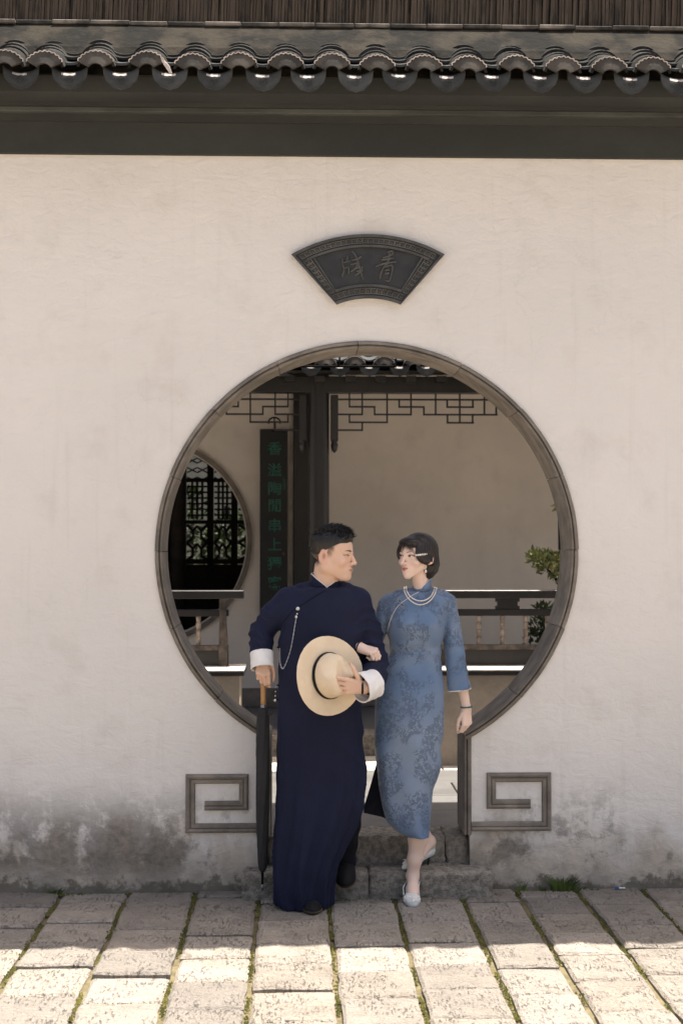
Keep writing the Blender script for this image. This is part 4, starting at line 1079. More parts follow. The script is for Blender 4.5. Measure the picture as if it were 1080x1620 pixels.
# ------------------------------------------------------------------ head (centimetres, looks along -y, eyes at z = 0)
def head(sex):
    f = Field((-10, -14, -19), (10, 12.5, 13), .15); man = sex == 'm'
    f.ell((0, 1.0, 3.6), (7.5, 9.2, 7.7)); f.ell((0, -2.6, 3.2), (6.5, 6.6, 5.6), 1.5)
    f.ell((0, -2.9, -2.8 if man else -2.3), (6.3 if man else 5.6, 6.0, 7.4 if man else 6.8), 2)
    jw, jr, jz = (5.5, 2.2, -5.4) if man else (4.5, 1.5, -4.3)
    for s in (-1, 1):
        f.cone((s * jw, .8, jz), (s * (2.0 if man else 1.1), -6.3, -9.3 if man else -9.2), jr, 1.7 if man else 1.35, 2.2)
        f.cone((s * jw, .8, jz), (s * 6.1, .6, -1), jr, 1.4, 2)
        f.ell((s * 4.1, -5.9, -2.9), (2.3, 2.2, 2.0), 1.6)
    f.ell((0, -7.2, -9.4), (2.3 if man else 1.6, 1.8, 1.7), 1.6)
    f.ell((0, -6.8, -6.2), (3.3, 2.5, 2.9), 1.5)
    for s in (-1, 1): f.cone((s * 1.3, -8.7, 1.35), (s * 4.4, -7.4, 1.5), .75 if man else .5, .55, 1.0)
    for s in (-1, 1): f.ell((s * 3.0, -9.75, -.05), (1.65, .95, .85), 1.3, 'sub')
    for s in (-1, 1): f.ell((s * 3.1, -7.55, -.05), (1.6, 1.15, 1.0), .35)
    f.cone((0, -8.75, .9), (0, -10.6, -3.1), .62, .95 if man else .78, .9); f.ell((0, -10.75, -3.35), (.95 if man else .8, .85, .75), .5)
    for s in (-1, 1): f.ell((s * 1.15, -9.75, -3.65), (.82 if man else .68, .95, .68), .45)
    for s in (-1, 1): f.ell((s * .62, -10.2, -4.2), (.33, .5, .3), .2, 'sub')
    up = .42 if not man else .04
    f.chain([(-2.2, -8.45, -6.25 + up), (-.9, -9.25, -6.02), (0, -9.3, -6.1), (.9, -9.25, -6.02), (2.2, -8.45, -6.25 + up)], [.2, .42, .42, .42, .2], .35)
    f.chain([(-2.0, -8.4, -6.5 + up), (-.8, -9.05, -6.85), (.8, -9.05, -6.85), (2.0, -8.4, -6.5 + up)], [.2, .5, .5, .2], .35)
    f.chain([(-2.2, -8.85, -6.38 + up), (-.8, -9.75, -6.42), (.8, -9.75, -6.42), (2.2, -8.85, -6.38 + up)], [.12, .16, .16, .12], .12, 'sub')
    f.cone((0, -9.6, -4.6), (0, -9.6, -5.5), .22, .22, .3, 'sub')
    for s in (-1, 1):
        M = Matrix.Rotation(s * R(-18), 3, 'Z') @ Matrix.Rotation(R(10), 3, 'X')
        f.ell((s * 7.45, 1.5, -.7), (.65, 1.75, 3.0), .5, 'add', M); f.ell((s * 7.3, 1.3, -2.9), (.6, 1.0, 1.0), .5)
        f.ell((s * 8.3, 1.1, -.4), (.85, 1.05, 1.9), .3, 'sub', M)
    nr = 5.6 if man else 3.95
    f.func((-9, -9, -19), (9, 12, -3), lambda X, Y, Z: (np.sqrt(X ** 2 + ((Y - 2.2 - (-Z - 8) * .10) / 1.02) ** 2) - (nr - .2 * np.clip((-Z - 11) / 6, 0, 1))) + np.maximum(0, Z + 4.0) * .9, 1.8)
    v, q = f.mesh(); v = relax(v, q, 1, .4)
    x, y, z = v.T; ax = np.abs(x)
    base = np.array((.70, .465, .335)) if man else np.array((.80, .595, .485))
    col = np.tile(base, (len(v), 1)); front = y < -4
    def paint(mask, c): m_ = np.clip(mask, 0, 1)[:, None]; col[:] = col * (1 - m_) + np.array(c) * m_
    blush = np.exp(-(((ax - 4.4) / 2.0) ** 2 + ((z + 3.2) / 1.7) ** 2)) * front
    paint(blush * (.14 if man else .22), (.76, .36, .30)); paint(np.exp(-((z + 3.3) / 1.2) ** 2 - (x / 1.6) ** 2) * front * .08, (.7, .33, .26))
    paint((ax > 6.9) * (y > -1) * (np.abs(z + .8) < 3.6) * .35, (.70, .36, .27)); paint(np.exp(-(((y - .9) / .75) ** 2 + ((z + .6) / 1.3) ** 2)) * (ax > 7.0) * .75, (.30, .12, .08))  # redder ears; hollow painted darker in place of its shade
    # lips
    zl = -6.40 + up * np.clip(ax / 2.1, 0, 1) ** 2
    wl = np.clip(1 - (ax / 2.2) ** 2, 0, 1)
    lip = sstep(wl, .02, .25) * (z < zl + .15 + .62 * wl) * (z > zl - 1.0 * wl) * (y < -7.6)
    paint(lip * (.55 if man else .85), (.40, .16, .125) if man else (.60, .15, .125)); paint((np.abs(z - zl) < .13) * sstep(wl, .0, .15) * (y < -7.6) * .75, (.16, .05, .045))
    # brows
    t = (ax - 1.2) / 3.6; zb = (1.85 + .22 * np.sin(np.clip(t, 0, 1) * 2.6)) if man else (1.65 + .60 * np.sin(np.clip(t, 0, 1) * 2.2))
    th = (.50 if man else .33) * np.clip(1.15 - t, .15, 1) * np.clip(t * 5 + .35, 0, 1); paint((t > 0) * (t < 1.05) * sstep(th - np.abs(z - zb), -.1, .15) * (y < -5) * (.92 if man else .75), (.02, .014, .011) if man else (.07, .042, .032))
    # eyes: almond with iris turned to the other person
    g = .45 if man else -.35
    u = (ax - 3.1) / 1.5; tilt = .10 * u
    op = np.clip(1 - u ** 2, 0, 1)
    ut = (.34 if man else .56) * op ** .8 + tilt; lt = -(.30 if man else .42) * op + tilt
    eye = (np.abs(u) < 1) * (z < ut) * (z > lt) * (y < -6); paint(eye * 1.0, (.42, .36, .33) if man else (.74, .70, .67))
    ex = np.sign(x) * 3.1 + g; iris = eye * ((x - ex) ** 2 + (z - .03) ** 2 < (.80 if man else .66) ** 2); paint(iris * 1.0, (.018, .011, .008))
    lash = (np.abs(u) < 1.08) * (np.abs(z - ut - .05) < (.14 if man else .21)) * (y < -6); paint(lash * .92, (.012, .008, .007))
    paint((np.abs(u) < 1.0) * (np.abs(z - lt) < .08) * (y < -6) * .35, (.15, .07, .05))
    paint((np.abs(u) < 1.1) * (np.abs(z - ut - .55) < .09) * (y < -6) * .35, (.30, .15, .10))
    for s in (-1, 1): paint(np.exp(-(((x - s * .62) / .34) ** 2 + ((y + 10.1) / .5) ** 2 + ((z + 4.1) / .25) ** 2)) * .85, (.12, .04, .03))
    if man:   # faded side and nape hair, cropped to stubble
        side = sstep(z, .3, 3.2) * sstep(y, -4.2, -2.6); nape = sstep(z, -6.2, -2.5) * sstep(y, 3.0, 5.0)
        burn = sstep(y, -3.4 + .5 * np.clip(-z, 0, 2), -1.6 + .5 * np.clip(-z, 0, 2)) * sstep(z, -2.0, 1.2) * (y < 0.2) * .75
        m_ = np.clip(np.maximum.reduce([side, nape, burn]), 0, 1) * (1 - ((ax > 7.2) * (np.abs(z + .8) < 3.4) * (y > -.6) * (y < 4)))
        paint(m_ * .88, (.040, .027, .021))
        paint(np.exp(-(((z + 8.2) / 2.2) ** 2)) * (y < -3) * .10, (.30, .20, .16))
    return v, q, col, f
def hair_shape(sex):
    man = sex == 'm'; f = Field((-12, -15, -15), (12, 15, 17), .2)
    if man:
        def cap(X, Y, Z):
            r = (7.5, 9.2, 7.7); x, y, z = X, Y - 1.0, Z - 3.6
            k0 = np.sqrt((x / r[0]) ** 2 + (y / r[1]) ** 2 + (z / r[2]) ** 2); k1 = np.sqrt((x / r[0] ** 2) ** 2 + (y / r[1] ** 2) ** 2 + (z / r[2] ** 2) ** 2)
            t = .10 + .95 * sstep(Z, 2.5, 8.5) + .25 * sstep(Y, 4, 9) * sstep(Z, -3, 3)
            return k0 * (k0 - 1) / np.maximum(k1, 1e-6) - t
        f.func(f.lo, f.lo + f.h * f.n, cap)
        f.ell((0, -1.6, 8.9), (5.8, 6.0, 3.6), 1.6); f.ell((0, -5.8, 7.6), (5.2, 2.9, 2.7), 1.6)
        f.ell((0, -12.2, .6), (6.9, 6.9, 6.2), .5, 'sub'); f.ell((0, -9.4, -6), (9, 7.6, 8.6), .6, 'sub')
        for s in (-1, 1): f.ell((s * 7.6, 1.5, -1.0), (1.6, 2.2, 3.3), .3, 'sub')
        f.func(f.lo, f.lo + f.h * f.n, lambda X, Y, Z: (Z + .2 - 3.2 * sstep(-Y, -5, 2.5)) + 0 * X, .5, 'sub')
        f.displace(lambda X, Y, Z: .22 * np.sin(X * 2.1 + .6 * np.sin(Y * .9)) * np.sin(Y * .7 + Z * 1.3) * sstep(Z, 5, 9) + .12 * np.sin(X * 5.3 + Z * 2.2) * np.sin(Y * 3.1) * sstep(Z, 5, 9))
    else:
        f.ell((0, 1.6, 3.6), (8.5, 10.1, 8.6)); f.ell((0, 4.6, -3.4), (8.6, 7.2, 8.2), 2.5)
        for s in (-1, 1): f.ell((s * 6.5, -3.8, 1.9), (1.9, 4.0, 4.9), 1.4); f.ell((s * 7.2, -1.6, -1.5), (1.6, 3.4, 2.5), 1.0)
        f.ell((0, -5.6, 6.6), (6.3, 4.6, 3.0), 1.5)
        f.ell((0, -12.6, -4.2), (6.1, 8.2, 8.9), .5, 'sub')                      # face
        f.ell((-.6, -11.4, 3.8), (3.4, 4.2, 3.3), .5, 'sub'); f.ell((2.2, -10.9, 2.8), (2.4, 3.5, 2.5), .5, 'sub')   # parted fringe
        for s in (-1, 1): f.ell((s * 7.6, -4.5, -8.0), (3.2, 6.4, 4.4), .6, 'sub'); f.ell((s * 8.5, 1.6, -3.7), (2.2, 2.0, .9), .4, 'sub')
        f.ell((0, -2.5, -10.5), (6.5, 6.4, 6.0), .6, 'sub')
        f.displace(lambda X, Y, Z: .10 * np.sin(np.arctan2(X, Y - 1) * 34 + Z * .35) * sstep(-Z, -9, -4) + .16 * np.sin(Z * 1.5 + X * .5) * sstep(-Z, 1.0, 6) * .7)
    v, q = f.mesh(); v = relax(v, q, 1, .4); x, y, z = v.T
    c = np.tile((.0085, .0075, .0075) if man else (.016, .011, .0095), (len(v), 1))
    if man: fd = (sstep(-z, -6.5, -1.5) * sstep(np.abs(x), 5, 7))[:, None]; c = c * (1 - fd) + np.array((.030, .021, .016)) * fd
    return v, q, c
def xform(v, M): return v @ np.array(M.to_3x3()).T + np.array(M.translation)
# ------------------------------------------------------------------ hands (metres, world frame)
def hand(wrist, fwd, nrm, curls, thumb, right=True, size=1.0, spread=1.0, arm=None, arm_r=.027, h=.0022, thick=1.0):
    """wrist: point; fwd: towards the knuckles; nrm: out of the back of the hand; thumb: list of three directions as (fwd, side, nrm) mixes"""
    w = Vector(wrist); fw = Vector(fwd).normalized(); nr = Vector(nrm); nr = (nr - fw * nr.dot(fw)).normalized()
    sd_ = nr.cross(fw) if right else fw.cross(nr)
    def L(a, b, c): return w + (fw * a + sd_ * b + nr * c) * size * .01
    segs = []
    for i, (b, a0, ls, r0) in enumerate(((2.75, 8.6, (4.3, 2.6, 2.2), .86), (.95, 9.0, (4.7, 3.0, 2.3), .88), (-.85, 8.6, (4.4, 2.8, 2.2), .84), (-2.5, 7.8, (3.5, 2.1, 1.9), .74))):
        p = L(a0, b * spread, 0); pts = [p]; ang = 0; fan = R((2.75 - 1.8 * i) * 2.2 * (spread - .6))
        for l, c in zip(ls, curls[i]):
            ang += R(c); d = (fw * math.cos(ang) * math.cos(fan) + sd_ * math.sin(fan) * math.cos(ang) - nr * math.sin(ang)); p = p + d * l * .01 * size; pts.append(p)
        segs.append((pts, [r0 * q * .01 * size * thick for q in (1.08, 1.0, .9, .74)]))
    tp = L(2.6, 2.3, -.7); pts = [tp]
    for (a, b, c), l in zip(thumb, (4.0, 3.1, 2.6)):
        d = (fw * a + sd_ * b + nr * c).normalized(); tp = tp + d * l * .01 * size; pts.append(tp)
    segs.append((pts, [q * .01 * size * thick for q in (1.35, 1.05, .95, .72)]))
    allp = [p for s_, _ in segs for p in s_] + [w, w + Vector(arm if arm else -fw * .03)]
    lo = np.min([p[:] for p in allp], 0) - .035; hi = np.max([p[:] for p in allp], 0) + .035
    f = Field(lo, hi, h)
    for (pts, rad), b in zip(segs[:4], (2.4, .85, -.75, -2.2)):
        f.cone(L(.5, b * .55, -.2), pts[0], .0135 * size * thick, .0098 * size * thick, .012)
    f.cone(L(2.0, 1.2, -.9), L(5.5, 2.0, -1.0), .013 * size, .012 * size, .012); f.cone(L(2, -1.6, -.9), L(6, -1.9, -1.0), .011 * size, .010 * size, .012)
    f.cone(w, L(1.5, 0, -.2), arm_r * .92, .022 * size, .012)
    if arm is not None: f.cone(w, w + Vector(arm), arm_r * .92, arm_r * 1.25, .012)
    for pts, rad in segs: f.chain([p[:] for p in pts], rad, .0035)
    v, q = f.mesh(); return relax(v, q, 1, .35), q, segs

def skin_cols(v, base): return np.tile(base, (len(v), 1))
def join(parts):
    vs, fs, cs = [], [], []; o = 0
    for v, f, c in parts: vs.append(v); fs.append(f + o); cs.append(c); o += len(v)
    return np.concatenate(vs), np.concatenate(fs), np.concatenate(cs)
def loft_field(f, table, cy, dep, k=.0, expo=2.2, fold=None):
    """table rows: photo y, left x, right x (pixels); cy, dep: functions of z for the section's centre y and half depth"""
    rows = sorted((zz(py, cy0(py), 540), W(l, py, cy0(py)).x, W(r, py, cy0(py)).x) for py, l, r in table for cy0 in (lambda q: cy(q),))
    zs = np.array([r[0] for r in rows]); ls = np.array([r[1] for r in rows]); rs = np.array([r[2] for r in rows])
    pys = np.array(sorted((t[0] for t in table), reverse=True), float)
    cys = np.array([cy(p) for p in pys]); dps = np.array([dep(p) for p in pys])
    z0, z1 = zs[0], zs[-1]
    def fn(X, Y, Z):
        zf = Z.ravel(); zf = np.clip(zf, z0, z1)
        def ip(a): return sm(zs, a, zf)[None, None, :]
        l, r, c, d = ip(ls), ip(rs), ip(cys), ip(dps)
        a = (r - l) / 2; mx = (r + l) / 2
        u = (X - mx) / a; w_ = (Y - c) / d
        if fold is not None: a2 = fold(X, Y, Z, u, w_)
        else: a2 = 0
        rad = (np.abs(u) ** expo + np.abs(w_) ** expo) ** (1 / expo)
        dd = (rad - 1) * np.minimum(a, d) + a2
        return np.maximum(np.maximum(dd, Z - z1), z0 - Z)
    m = .06
    f.func((ls.min() - m, (cys - dps).min() - m, z0 - m), (rs.max() + m, (cys + dps).max() + m, z1 + m), fn, k)
    return zs, ls, rs
def sm(xp, fp, x):                                  # smooth (Catmull-Rom) interpolation on a table
    i = np.clip(np.searchsorted(xp, x) - 1, 0, len(xp) - 2); t = (x - xp[i]) / (xp[i + 1] - xp[i])
    tan = np.gradient(fp, xp); h_ = xp[i + 1] - xp[i]; t2, t3 = t * t, t * t * t
    return fp[i] * (2 * t3 - 3 * t2 + 1) + tan[i] * h_ * (t3 - 2 * t2 + t) + fp[i + 1] * (-2 * t3 + 3 * t2) + tan[i + 1] * h_ * (t3 - t2)
def lerp_px(tab): 
    t = sorted(tab); return lambda py: float(np.interp(py, [a for a, _ in t], [b for _, b in t]))
def shell(name, mat, a, b, ra, rb, th, parent, h=.0028, wrinkle=.0, flat=1.0, tilt=None):
    """short open cloth tube from a to b (cuffs)"""
    a = Vector(a); b = Vector(b); d = (b - a); L = d.length; d.normalize(); m = max(ra, rb) + .03
    f = Field(np.minimum(a, b) - m, np.maximum(a, b) + m, h)
    def fn(X, Y, Z):
        dx, dy, dz = X - a.x, Y - a.y, Z - a.z; t = dx * d.x + dy * d.y + dz * d.z
        qx, qy, qz = dx - t * d.x, dy - t * d.y, dz - t * d.z
        r = np.sqrt(qx ** 2 + (qy * flat) ** 2 + qz ** 2); rr = ra + (rb - ra) * np.clip(t / L, 0, 1)
        rr = rr + wrinkle * (np.sin(t * 190 + 2.0 * np.sin(qz * 60)) * .5 + np.sin(np.arctan2(qz, qx) * 5 + t * 60) * .6)
        e = np.abs(r - rr) - th
        q = np.sqrt(np.maximum(e + .004, 0) ** 2 + np.maximum(np.abs(t - L / 2) - L / 2 + .004, 0) ** 2) - .004
        return np.maximum(q, e)
    f.func(f.lo, f.lo + f.h * f.n, fn); v, q = f.mesh(); return build_np(name, relax(v, q, 1, .4), q, mat, parent)
def collar(name, mat, c, rx, ry, zb, zt, parent, th=.004, n=72, trim=None, trim_r=.0022, trim_name='collar_trim', face=0.0, beads=False):
    """stand collar round the neck: zb(phi), zt(phi) give its lower and upper edge; phi = 0 points at the opening"""
    vs = []; cols = 5; top = []
    for i in range(n + 1):
        ph = -math.pi + 2 * math.pi * i / n
        for o_ in (0, 1):
            for j in range(cols):
                t = j / (cols - 1); k_ = 1 + .16 * (1 - t) ** 1.5
                x = c.x + (rx * k_ - o_ * th) * math.sin(ph + face); y = c.y - (ry * k_ - o_ * th) * math.cos(ph + face); z = zb(ph) * (1 - t) + zt(ph) * t
                vs.append((x, y, z))
                if j == cols - 1 and o_ == 0: top.append(Vector((c.x + (rx - th * .5) * math.sin(ph + face), c.y - (ry - th * .5) * math.cos(ph + face), z)))
    m = cols * 2; fs = []
    for i in range(n):
        a, b = i * m, (i + 1) * m
        for j in range(cols - 1): fs += [(a + j, b + j, b + j + 1, a + j + 1), (a + cols + j, a + cols + j + 1, b + cols + j + 1, b + cols + j)]
        fs += [(a + cols - 1, b + cols - 1, b + 2 * cols - 1, a + 2 * cols - 1)]
    o = MB().add(vs, fs).build(name, mat, parent, smooth=True)
    if trim:
        mb = MB()
        if beads:
            for p in resample(top, .0046): mb.ball(p, trim_r, 0, 6, 4)
        else: mb.tube(top, trim_r, 6)
        mb.build(trim_name, trim, o, smooth=True)
    return o
def resample(pts, step):
    pts = [Vector(p) for p in pts]; out = [pts[0]]; acc = 0
    for a, b in zip(pts[:-1], pts[1:]):
        L = (b - a).length; t = step - acc
        while t <= L: out.append(a + (b - a) * (t / L)); t += step
        acc = (acc + L) % step
    return out
def curve_px(pts, n=12):
    P = [Vector((p[0], p[1], 0)) for p in pts]; Q = []
    for i in range(len(P) - 1):
        p0, p1, p2, p3 = P[max(i - 1, 0)], P[i], P[i + 1], P[min(i + 2, len(P) - 1)]
        for k_ in range(n): t = k_ / n; Q.append(.5 * ((2 * p1) + (p2 - p0) * t + (2 * p0 - 5 * p1 + 4 * p2 - p3) * t * t + (3 * p1 - p0 - 3 * p2 + p3) * t ** 3))
    Q.append(P[-1]); return Q

# ================================================================== the man
cy_m = lerp_px([(900, -.185), (960, -.195), (1070, -.215), (1250, -.245), (1440, -.272)])
dep_m = lerp_px([(915, .085), (940, .105), (970, .125), (1010, .135), (1070, .145), (1190, .135), (1300, .125), (1440, .112)])
PS = Matrix.Translation(W(525, 877.5, -.205)) @ Matrix.Rotation(R(68), 4, 'Z') @ Matrix.Rotation(R(2), 4, 'X') @ Matrix.Scale(.0106, 4)
hv, hq, hc, _ = head('m'); hv = xform(hv, PS)
M_SKIN = np.array((.70, .465, .335))
RW = W(415, 1037, -.245); LW = W(577, 1088, -.48)
rh_v, rh_q, rh_s = hand(RW, (.04, -.28, -.95), (0, -.95, .28), ((34, 34, 24), (44, 46, 30), (50, 52, 36), (54, 56, 38)), ((.75, .55, -.35), (.93, .12, -.35), (.95, -.15, -.3)), True, 1.02, .92, (0, .02, .03), .024)
lh_v, lh_q, lh_s = hand(LW, (-.93, -.30, .10), (-.05, -.97, -.12), ((20, 22, 18), (26, 28, 20), (30, 32, 22), (34, 34, 24)), ((.55, .80, .1), (.55, .83, -.08), (.62, .75, -.2)), False, 1.0, 1.12, (.05, .06, .03), .026)
bf = Field((W(385, 900, -.2).x, -.42, -.01), (W(620, 900, -.2).x, .10, 1.62), .009)
bf.cone(W(513, 965, -.19), W(508, 1100, -.21), .085, .105); bf.cone(W(508, 1100, -.21), W(508, 1160, -.215), .105, .11, .05)
for sh_, el, wr_ in ((W(458, 952, -.19), W(412, 1000, -.17), RW), (W(566, 952, -.19), W(593, 1045, -.21), LW)): bf.chain([sh_, el, wr_], [.040, .024, .018], .02)
bf.cone(W(470, 955, -.19), W(556, 955, -.19), .04, .04, .04); bf.cone(W(513, 945, -.19), W(515, 905, -.19), .050, .050, .03)
bf.chain([W(482, 1160, -.215), W(485, 1290, -.25), W(489, 1405, -.19), W(492, 1428, -.29)], [.08, .055, .038, .03], .03)
bf.chain([W(535, 1160, -.21), W(548, 1280, -.20), W(546, 1365, -.08), W(545, 1385, -.17)], [.08, .055, .038, .03], .03)
bv_, bq_ = bf.mesh()
v, q, c = join([(hv, hq, hc), (rh_v, rh_q, skin_cols(rh_v, M_SKIN)), (lh_v, lh_q, skin_cols(lh_v, M_SKIN)), (bv_, bq_, skin_cols(bv_, M_SKIN))])
man = build_np('person', v, q, SKIN, None, (W(508, 1300, -.24).x, -.24, 0), c, label='person in long navy robe looking sideways, holding a pale hat and a furled umbrella', category='person')
hv2, hq2, hc2 = hair_shape('m'); hair_m = build_np('hair', xform(hv2, PS), hq2, HAIR, man, None, hc2)
# loose tufts on top
mb = MB(); rs_ = random.Random(5); hb = BVHTree.FromPolygons([tuple(p) for p in hv2], [tuple(int(i) for i in f_) for f_ in hq2])
while len(mb.f) < 900 * 9:
    d = Vector((rs_.uniform(-.8, .8), rs_.uniform(-1, .9), rs_.uniform(.35, 1))).normalized(); hit = hb.ray_cast(Vector((0, .5, 4)) + d * 30, -d)
    if hit[0] is None or hit[0].z < 6.2: continue
    p = hit[0]; n_ = hit[1]; sw = (n_ * rs_.uniform(.25, .55) + Vector((rs_.uniform(-.35, .35), -.60, .30))).normalized(); L_ = rs_.uniform(1.1, 2.3)
    pts_ = [p - n_ * .25, p + sw * L_ * .5 + n_ * .1, p + sw * L_ + Vector((0, -.15, -.12))]
    mb.tube([(PS @ Vector(x_)) for x_ in pts_], [.0016, .0013, .0003], 3)
side_v = xform(hv2, Matrix.Identity(4)); n_side = 0
while n_side < 900:
    d = Vector((rs_.uniform(-1, 1), rs_.uniform(-.75, 1), rs_.uniform(-.25, .5))).normalized(); hit = hb.ray_cast(Vector((0, .8, 3)) + d * 30, -d); n_side += 1
    if hit[0] is None or hit[0].z > 7.2: continue
    p = hit[0]; n_ = hit[1]; sw = (Vector((rs_.uniform(-.2, .2), .35 + rs_.uniform(-.3, .3), -1)) - n_ * Vector((0, .35, -1)).dot(n_)).normalized(); L_ = rs_.uniform(.5, 1.1)
    mb.tube([(PS @ Vector(x_)) for x_ in (p - n_ * .06, p + sw * L_ * .5 + n_ * .10, p + sw * L_ + n_ * .02)], [.0010, .0009, .0003], 3)
o = mb.build('hair_tufts', HAIR, hair_m)
o.data.attributes.new('Col', 'FLOAT_COLOR', 'POINT').data.foreach_set('color', np.tile((.010, .009, .009, 1), (len(o.data.vertices), 1)).astype(np.float32).ravel())
# robe
rf = Field((W(385, 900, -.2).x, -.47, .0), (W(625, 900, -.2).x, .03, zz(903, -.19)), .0042)
tab = [(929, 478, 549), (936, 462, 562), (952, 449, 573), (975, 444, 577), (1000, 442, 577), (1035, 441, 576), (1070, 440.5, 575), (1110, 440, 573.5), (1150, 439.5, 574), (1190, 439, 576), (1220, 438.5, 578.5), (1253, 438, 576), (1285, 437.5, 569), (1305, 437, 562), (1335, 436, 549), (1361, 435, 538), (1394, 433.5, 528), (1416, 433.5, 525), (1428, 436, 524), (1434, 441, 522)]
def fold_m(X, Y, Z, u, w_):
    th = np.arctan2(u, -w_); t = sstep(1.02 - Z, 0, .85)
    a = .017 * t * (np.abs(np.sin(4.1 * th + .8 * np.sin(Z * 4.5) + 1.3 * Z)) ** .7 - .6) + .0060 * t * np.sin(15 * th - 3 * Z + 1.0)
    a = a + .007 * (np.abs(np.sin(26 * (X * .80 + Z * .40) + 1.2 * np.sin(Z * 9))) ** .7 - .6) * sstep(1.25 - Z, 0, .25) * sstep(Z, .25, .8) * sstep(u, -.2, .6)
    a = a + .004 * np.sin(52 * (X * .5 - Z * .9)) * sstep(Z, 1.02, 1.2) * sstep(np.abs(u), .2, .9)
    return a
loft_field(rf, tab, cy_m, dep_m, 0, 2.25, fold_m)
rf.cone(W(488, 935, -.175), W(460, 949, -.19), .046, .058, .04); rf.cone(W(539, 935, -.175), W(563, 949, -.19), .046, .058, .04)
rf.chain([W(455, 950, -.19), W(432, 975, -.18), W(414, 1000, -.175), W(413, 1022, -.205), W(414, 1041, -.24)], [.060, .060, .055, .052, .044], .022)
rf.chain([W(565, 950, -.19), W(582, 1000, -.185), W(592, 1046, -.205), W(592, 1070, -.32), W(588, 1083, -.42)], [.060, .063, .061, .058, .050], .022)
def wr_m(X, Y, Z):
    px_l = sstep(-X, .06, .16); px_r = sstep(X, .25, .32)
    a = .0085 * (np.abs(np.sin(75 * (Z * .85 + (X + .2) * .5 + .4 * Y) + 1.2 * np.sin(X * 40))) ** .7 - .6) * px_l * sstep(Z, 1.08, 1.16) * sstep(1.42 - Z, 0, .1)
    b = .0085 * (np.abs(np.sin(62 * (Z * .9 - X * .45 + .3 * Y) + 1 + 1.2 * np.sin(X * 35))) ** .7 - .6) * px_r * sstep(Z, .98, 1.05) * sstep(1.42 - Z, 0, .1)
    c_ = .0018 * np.sin(37 * X + 21 * Z) * np.sin(29 * Z - 17 * X + 11 * Y)
    return a + b + c_
rf.displace(wr_m)
rv, rq = rf.mesh(); rv = relax(rv, rq, 2, .4); robe = build_np('robe', rv, rq, NAVY, man)
rb = bvh_of(rv, rq)
# collar with white lining edge
nc = W(514, 930, -.187)
def zt_m(ph):
    a = abs(ph); side = zz(909, -.19) if ph < 0 else zz(914, -.19)
    return zz(930, -.25) + (side - zz(930, -.25)) * min(1, a / 1.25) ** .8 + max(0, a - 1.25) * .008
collar('collar', NAVY, nc, .0655, .067, lambda ph: zz(941, -.19) - .004, zt_m, man, trim=WHITEC, trim_r=.0024, trim_name='collar_lining', face=R(6))
# placket seam
mb = MB(); mb.tube([pick(rb, p.x, p.y, .0015) for p in curve_px([(514, 934), (497, 944), (480, 955), (463, 966), (447, 985)], 6)], .0017, 5); mb.build('placket_seam', NAVY_D, robe, smooth=True)
for pxy in ((440, 1024), (440, 1084), (439.5, 1107)): p = W(*pxy, -.25); MB().ball(p, (.007, .006, .005)).build('knot_button', NAVY_D, robe, smooth=True)
# cuffs
shell('cuff', WHITEC, W(413.5, 1032, -.23), W(415.5, 1058, -.262), .051, .050, .0035, man, wrinkle=.0016)
shell('cuff', WHITEC, W(594, 1080, -.42), W(569, 1089, -.475), .060, .067, .0035, man, wrinkle=.0022)
# trousers and shoes
tf = Field((W(515, 1300, -.2).x, -.36, .05), (W(575, 1300, -.2).x, .06, .62), .006)
tf.chain([W(551, 1255, -.20), W(548, 1310, -.16), W(545, 1366, -.10)], [.085, .060, .050], .02); tf.displace(lambda X, Y, Z: .003 * np.sin(60 * Z + 30 * X)); tv, tq = tf.mesh(); build_np('trousers', tv, tq, NAVY_D, man)
def cloth_shoe(toe, heel, parent, width=.047, hgt=.050, roll=0):
    toe = Vector(toe); heel = Vector(heel); d = (toe - heel); L = d.length; d.normalize(); m = .07
    sd = d.cross(Vector((0, 0, 1))).normalized(); upv = sd.cross(d)
    f = Field(np.minimum(toe, heel) - m - .02, np.maximum(toe, heel) + m + .03, .003)
    def fn(X, Y, Z):
        dx, dy, dz = X - heel.x, Y - heel.y, Z - heel.z
        t = (dx * d.x + dy * d.y + dz * d.z) / L; s_ = dx * sd.x + dy * sd.y + dz * sd.z; u_ = dx * upv.x + dy * upv.y + dz * upv.z
        tt = np.clip(t, 0, 1); w_ = width * (.72 + .28 * np.sin(tt * 2.6)) ; hh = hgt * (1.25 - .45 * tt)
        e = np.maximum(-t, t - 1) * L
        endr = np.where(t > .5, np.sqrt(np.clip(1 - ((t - .72) / .28).clip(0, 1.3) ** 2, 0, 1)), np.sqrt(np.clip(1 - ((.2 - t) / .2).clip(0, 1.3) ** 2, 0, 1)))
        d1 = np.sqrt((s_ / np.maximum(w_ * endr, 1e-3)) ** 2 + (u_ / np.maximum(hh * (.25 + .75 * endr), 1e-3)) ** 2) - 1
        return np.maximum(d1 * .03, np.maximum(-u_, e))
    f.func(f.lo, f.lo + f.h * f.n, fn); v, q = f.mesh(); zc = ((v - np.array(heel)) @ np.array(upv)); fz = zc[q].mean(1)
    return build_np('shoe', relax(v, q, 2, .4), q, [SHOEBLACK, SOLE], parent, None, None, (fz < .010).astype(int))
tp_ = G(495, 1447, .002); cloth_shoe((tp_.x, tp_.y, .003), (tp_.x - .005, tp_.y + .27, .003), man)
rt = W(546.5, 1406, -.24); cloth_shoe(rt, Vector((rt.x + .004, -.03, S1Z + .05)), man, .050, .056)
